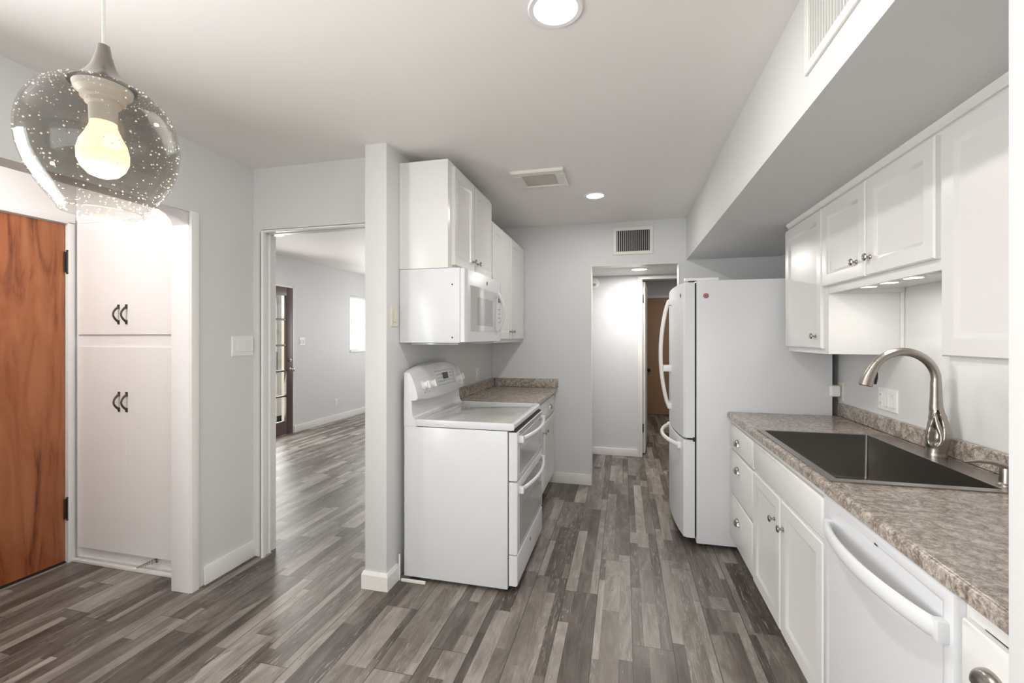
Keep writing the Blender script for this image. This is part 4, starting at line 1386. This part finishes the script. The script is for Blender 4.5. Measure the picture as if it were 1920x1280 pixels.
# ------------------------------------------------------------------ pendant lamp
PX, PYY = -0.851, 0.571
t = thing('pendant_lamp', 'smoky seeded glass globe pendant with a lit frosted bulb, hanging at the upper left', 'lamp', (PX, PYY, 1.598))
obj('cord', MB().tube([(PX, PYY, 2.44), (PX + 0.001, PYY, 2.2), (PX, PYY, 1.872)], 0.0022, 8).tube([(PX + 0.004, PYY, 2.44), (PX + 0.003, PYY, 2.1), (PX + 0.002, PYY, 1.872)], 0.0012, 6), 'cordm', t)
obj('canopy', MB().lathe([(0.055, 0.0), (0.055, -0.012), (0.02, -0.022), (0.0, -0.022)], (PX, PYY, CZ), n=32), 'nickel', t)
obj('cap', MB().lathe([(0.0, 1.880), (0.0085, 1.880), (0.0115, 1.862), (0.0125, 1.8605), (0.0140, 1.853), (0.018, 1.842), (0.026, 1.829), (0.037, 1.818), (0.0455, 1.812), (0.046, 1.810), (0.040, 1.8085)], (PX, PYY, 0), n=40, closed=False), 'capm', t)
gp = [(0.0440, 1.8105), (0.058, 1.8065), (0.073, 1.797), (0.086, 1.782), (0.0965, 1.762), (0.1030, 1.738), (0.1045, 1.713), (0.1015, 1.688), (0.094, 1.662), (0.083, 1.640), (0.071, 1.622), (0.061, 1.609), (0.0565, 1.601), (0.0555, 1.598)]
inn = [(max(0.01, r - 0.003), z) for r, z in gp[::-1]]
# refine the profile
def refine(pr, n=4):
    out = []
    for i in range(len(pr) - 1):
        p0 = pr[max(0, i - 1)]; p1 = pr[i]; p2 = pr[i + 1]; p3 = pr[min(len(pr) - 1, i + 2)]
        for k in range(n):
            s = k / n
            out.append(tuple(0.5 * ((2 * p1[j]) + (-p0[j] + p2[j]) * s + (2 * p0[j] - 5 * p1[j] + 4 * p2[j] - p3[j]) * s * s + (-p0[j] + 3 * p1[j] - 3 * p2[j] + p3[j]) * s ** 3) for j in (0, 1)))
    out.append(pr[-1])
    return out
gpr = refine(gp)
gl = obj('glass_shade', MB().lathe(gpr + [(r - 0.003, z) for r, z in gpr[::-1]], (PX, PYY, 0), n=72, closed=False), 'smoke', t, smooth=70)
gl['label'] = 'smoky seeded glass globe, open and clearer at the bottom'
obj('shade_lip', MB().lathe([(0.0555, 1.5975), (0.0575, 1.5985), (0.0555, 1.6005), (0.0525, 1.5985), (0.0545, 1.5975)], (PX, PYY, 0), n=60, closed=False), 'glass', gl, smooth=70)
w = MB()
rr = random.Random(11)
for i in range(720):
    q = rr.random() ** 0.8
    j = int(2 + q * (len(gpr) - 5))
    r, z = gpr[len(gpr) - 1 - j] if rr.random() < 0.55 else gpr[rr.randint(3, len(gpr) - 4)]
    th = rr.random() * 2 * PI
    s = rr.choice((0.0006, 0.0008, 0.0009, 0.0011, 0.0016))
    c = Vector((PX + (r - 0.0015) * math.cos(th), PYY + (r - 0.0015) * math.sin(th), z))
    tmp = bmesh.new()
    bmesh.ops.create_icosphere(tmp, subdivisions=1, radius=s)
    for v in tmp.verts:
        v.co = v.co + c
    w._join(tmp)
bb = obj('seed_bubbles', w, 'bubble', gl)
bb['kind'] = 'stuff'
obj('socket', MB().lathe([(0.040, 1.8085), (0.038, 1.800), (0.030, 1.794), (0.030, 1.788), (0.024, 1.786), (0.024, 1.780), (0.0195, 1.777), (0.0185, 1.750), (0.0, 1.750)], (PX, PYY, 0), n=36, closed=False), 'socket', t)
obj('bulb', MB().lathe([(0.0175, 1.752), (0.0185, 1.744), (0.024, 1.730), (0.031, 1.716), (0.0345, 1.700), (0.0340, 1.686), (0.029, 1.673), (0.020, 1.663), (0.010, 1.659), (0, 1.658)], (PX, PYY, 0), n=40, closed=False), 'bulbglow', t, smooth=70)
pl = bpy.data.lights.new('bulb_glow', 'POINT')
pl.energy = 3.0
pl.color = (1.0, 0.78, 0.55)
pl.shadow_soft_size = 0.035
plo = bpy.data.objects.new('bulb_glow', pl)
COL.objects.link(plo)
plo.location = (PX, PYY, 1.640)

# ------------------------------------------------------------------ switches, outlets
def plate(name, label, mp, a0, a1, b0, b1, n, m='plastic', kind='rocker', group=None, cat='switch'):
    c = mp((a0 + a1) / 2, b0, 0)
    t = thing(name, label, cat, tuple(c), group)
    obj('plate', MB().loops(mp, a0, a1, b0, b1, [(0, 0), (0, 0.003), (0.004, 0.006)]), m, t)
    wdt = (a1 - a0) / n
    for i in range(n):
        ca = a0 + wdt * (i + 0.5)
        cb = (b0 + b1) / 2
        if kind == 'outlet' or (kind == 'mixed' and i == n - 1):
            for dz in (-0.021, 0.021):
                obj('socket', MB().loops(mp, ca - 0.015, ca + 0.015, cb + dz - 0.013, cb + dz + 0.013, [(0, 0.0055), (0, 0.0070), (0.002, 0.0078)]), m, t)
                w = MB()
                for da in (-0.006, 0.006):
                    w.loops(mp, ca + da - 0.001, ca + da + 0.001, cb + dz - 0.004, cb + dz + 0.006, [(0, 0.0076), (0, 0.0080)])
                obj('slots', w, 'dark', t)
        else:
            obj('rocker', MB().loops(mp, ca - 0.0165, ca + 0.0165, cb - 0.033, cb + 0.033, [(0, 0.0052), (-0.002, 0.0075), (0.0, 0.0075), (0.0, 0.0058), (0.0015, 0.0058), (0.0015, 0.011), (0.014, 0.0085)]), m, t)
    return t
plate('light_switch', 'white three-rocker switch plate on the grey wall left of the living room doorway', mapx(-2.2899, 1), 2.222, 2.384, 1.274, 1.396, 3)
plate('light_switch', 'ivory dimmer switch half hidden by the microwave side', mapx(-1.2659, 1), 2.275, 2.36, 1.448, 1.568, 1, 'ivory')
plate('wall_outlet', 'white outlet on the wall above the corner countertop', mapx(-1.2659, 1), 3.775, 3.848, 1.005, 1.120, 1, kind='outlet', cat='outlet')
plate('light_switch', 'white double switch plate on the living room wall by the brown door', mapx(-4.6649, 1), 5.715, 5.835, 1.262, 1.385, 2)
plate('wall_outlet', 'white outlet low on the living room wall', mapx(-4.6649, 1), 6.56, 6.635, 0.24, 0.355, 1, kind='outlet', cat='outlet')
plate('light_switch', 'white three-gang plate with outlet and two switches behind the faucet', mapx(1.2999, -1), 2.598, 2.768, 1.014, 1.128, 3, kind='mixed')
plate('wall_outlet', 'ivory outlet behind the fridge corner with an adapter plugged in', mapx(1.2999, -1), 3.180 - 0.02, 3.235, 0.995, 1.116, 1, 'ivory', kind='outlet', cat='outlet')
t = thing('plug_adapter', 'rounded white plug-in adapter in the outlet beside the fridge', 'adapter', (1.268, 3.20, 1.02))
obj('housing', B(1.232, 1.2915, 3.172, 3.226, 1.022, 1.092, b=0.014, seg=4), 'plastic', t)
obj('ring', MB().lathe([(0.010, 0), (0.012, 0.001), (0.014, 0)], (1.2318, 3.199, 1.057), (-1, 0, 0), n=24, closed=False), 'print', t)
t = thing('door_chime', 'round white alarm unit high on the hall wall', 'alarm', (-0.36, 5.43, 1.96))
obj('housing', MB().lathe([(0.070, 0), (0.070, 0.015), (0.060, 0.028), (0.03, 0.034), (0, 0.034)], (-0.360, 5.453, 2.03), (0, -1, 0), n=36), 'plastic', t)
obj('sounder', MB().lathe([(0.018, 0), (0.018, 0.003), (0, 0.003)], (-0.345, 5.420, 2.01), (0, -1, 0), n=20), 'print', t)
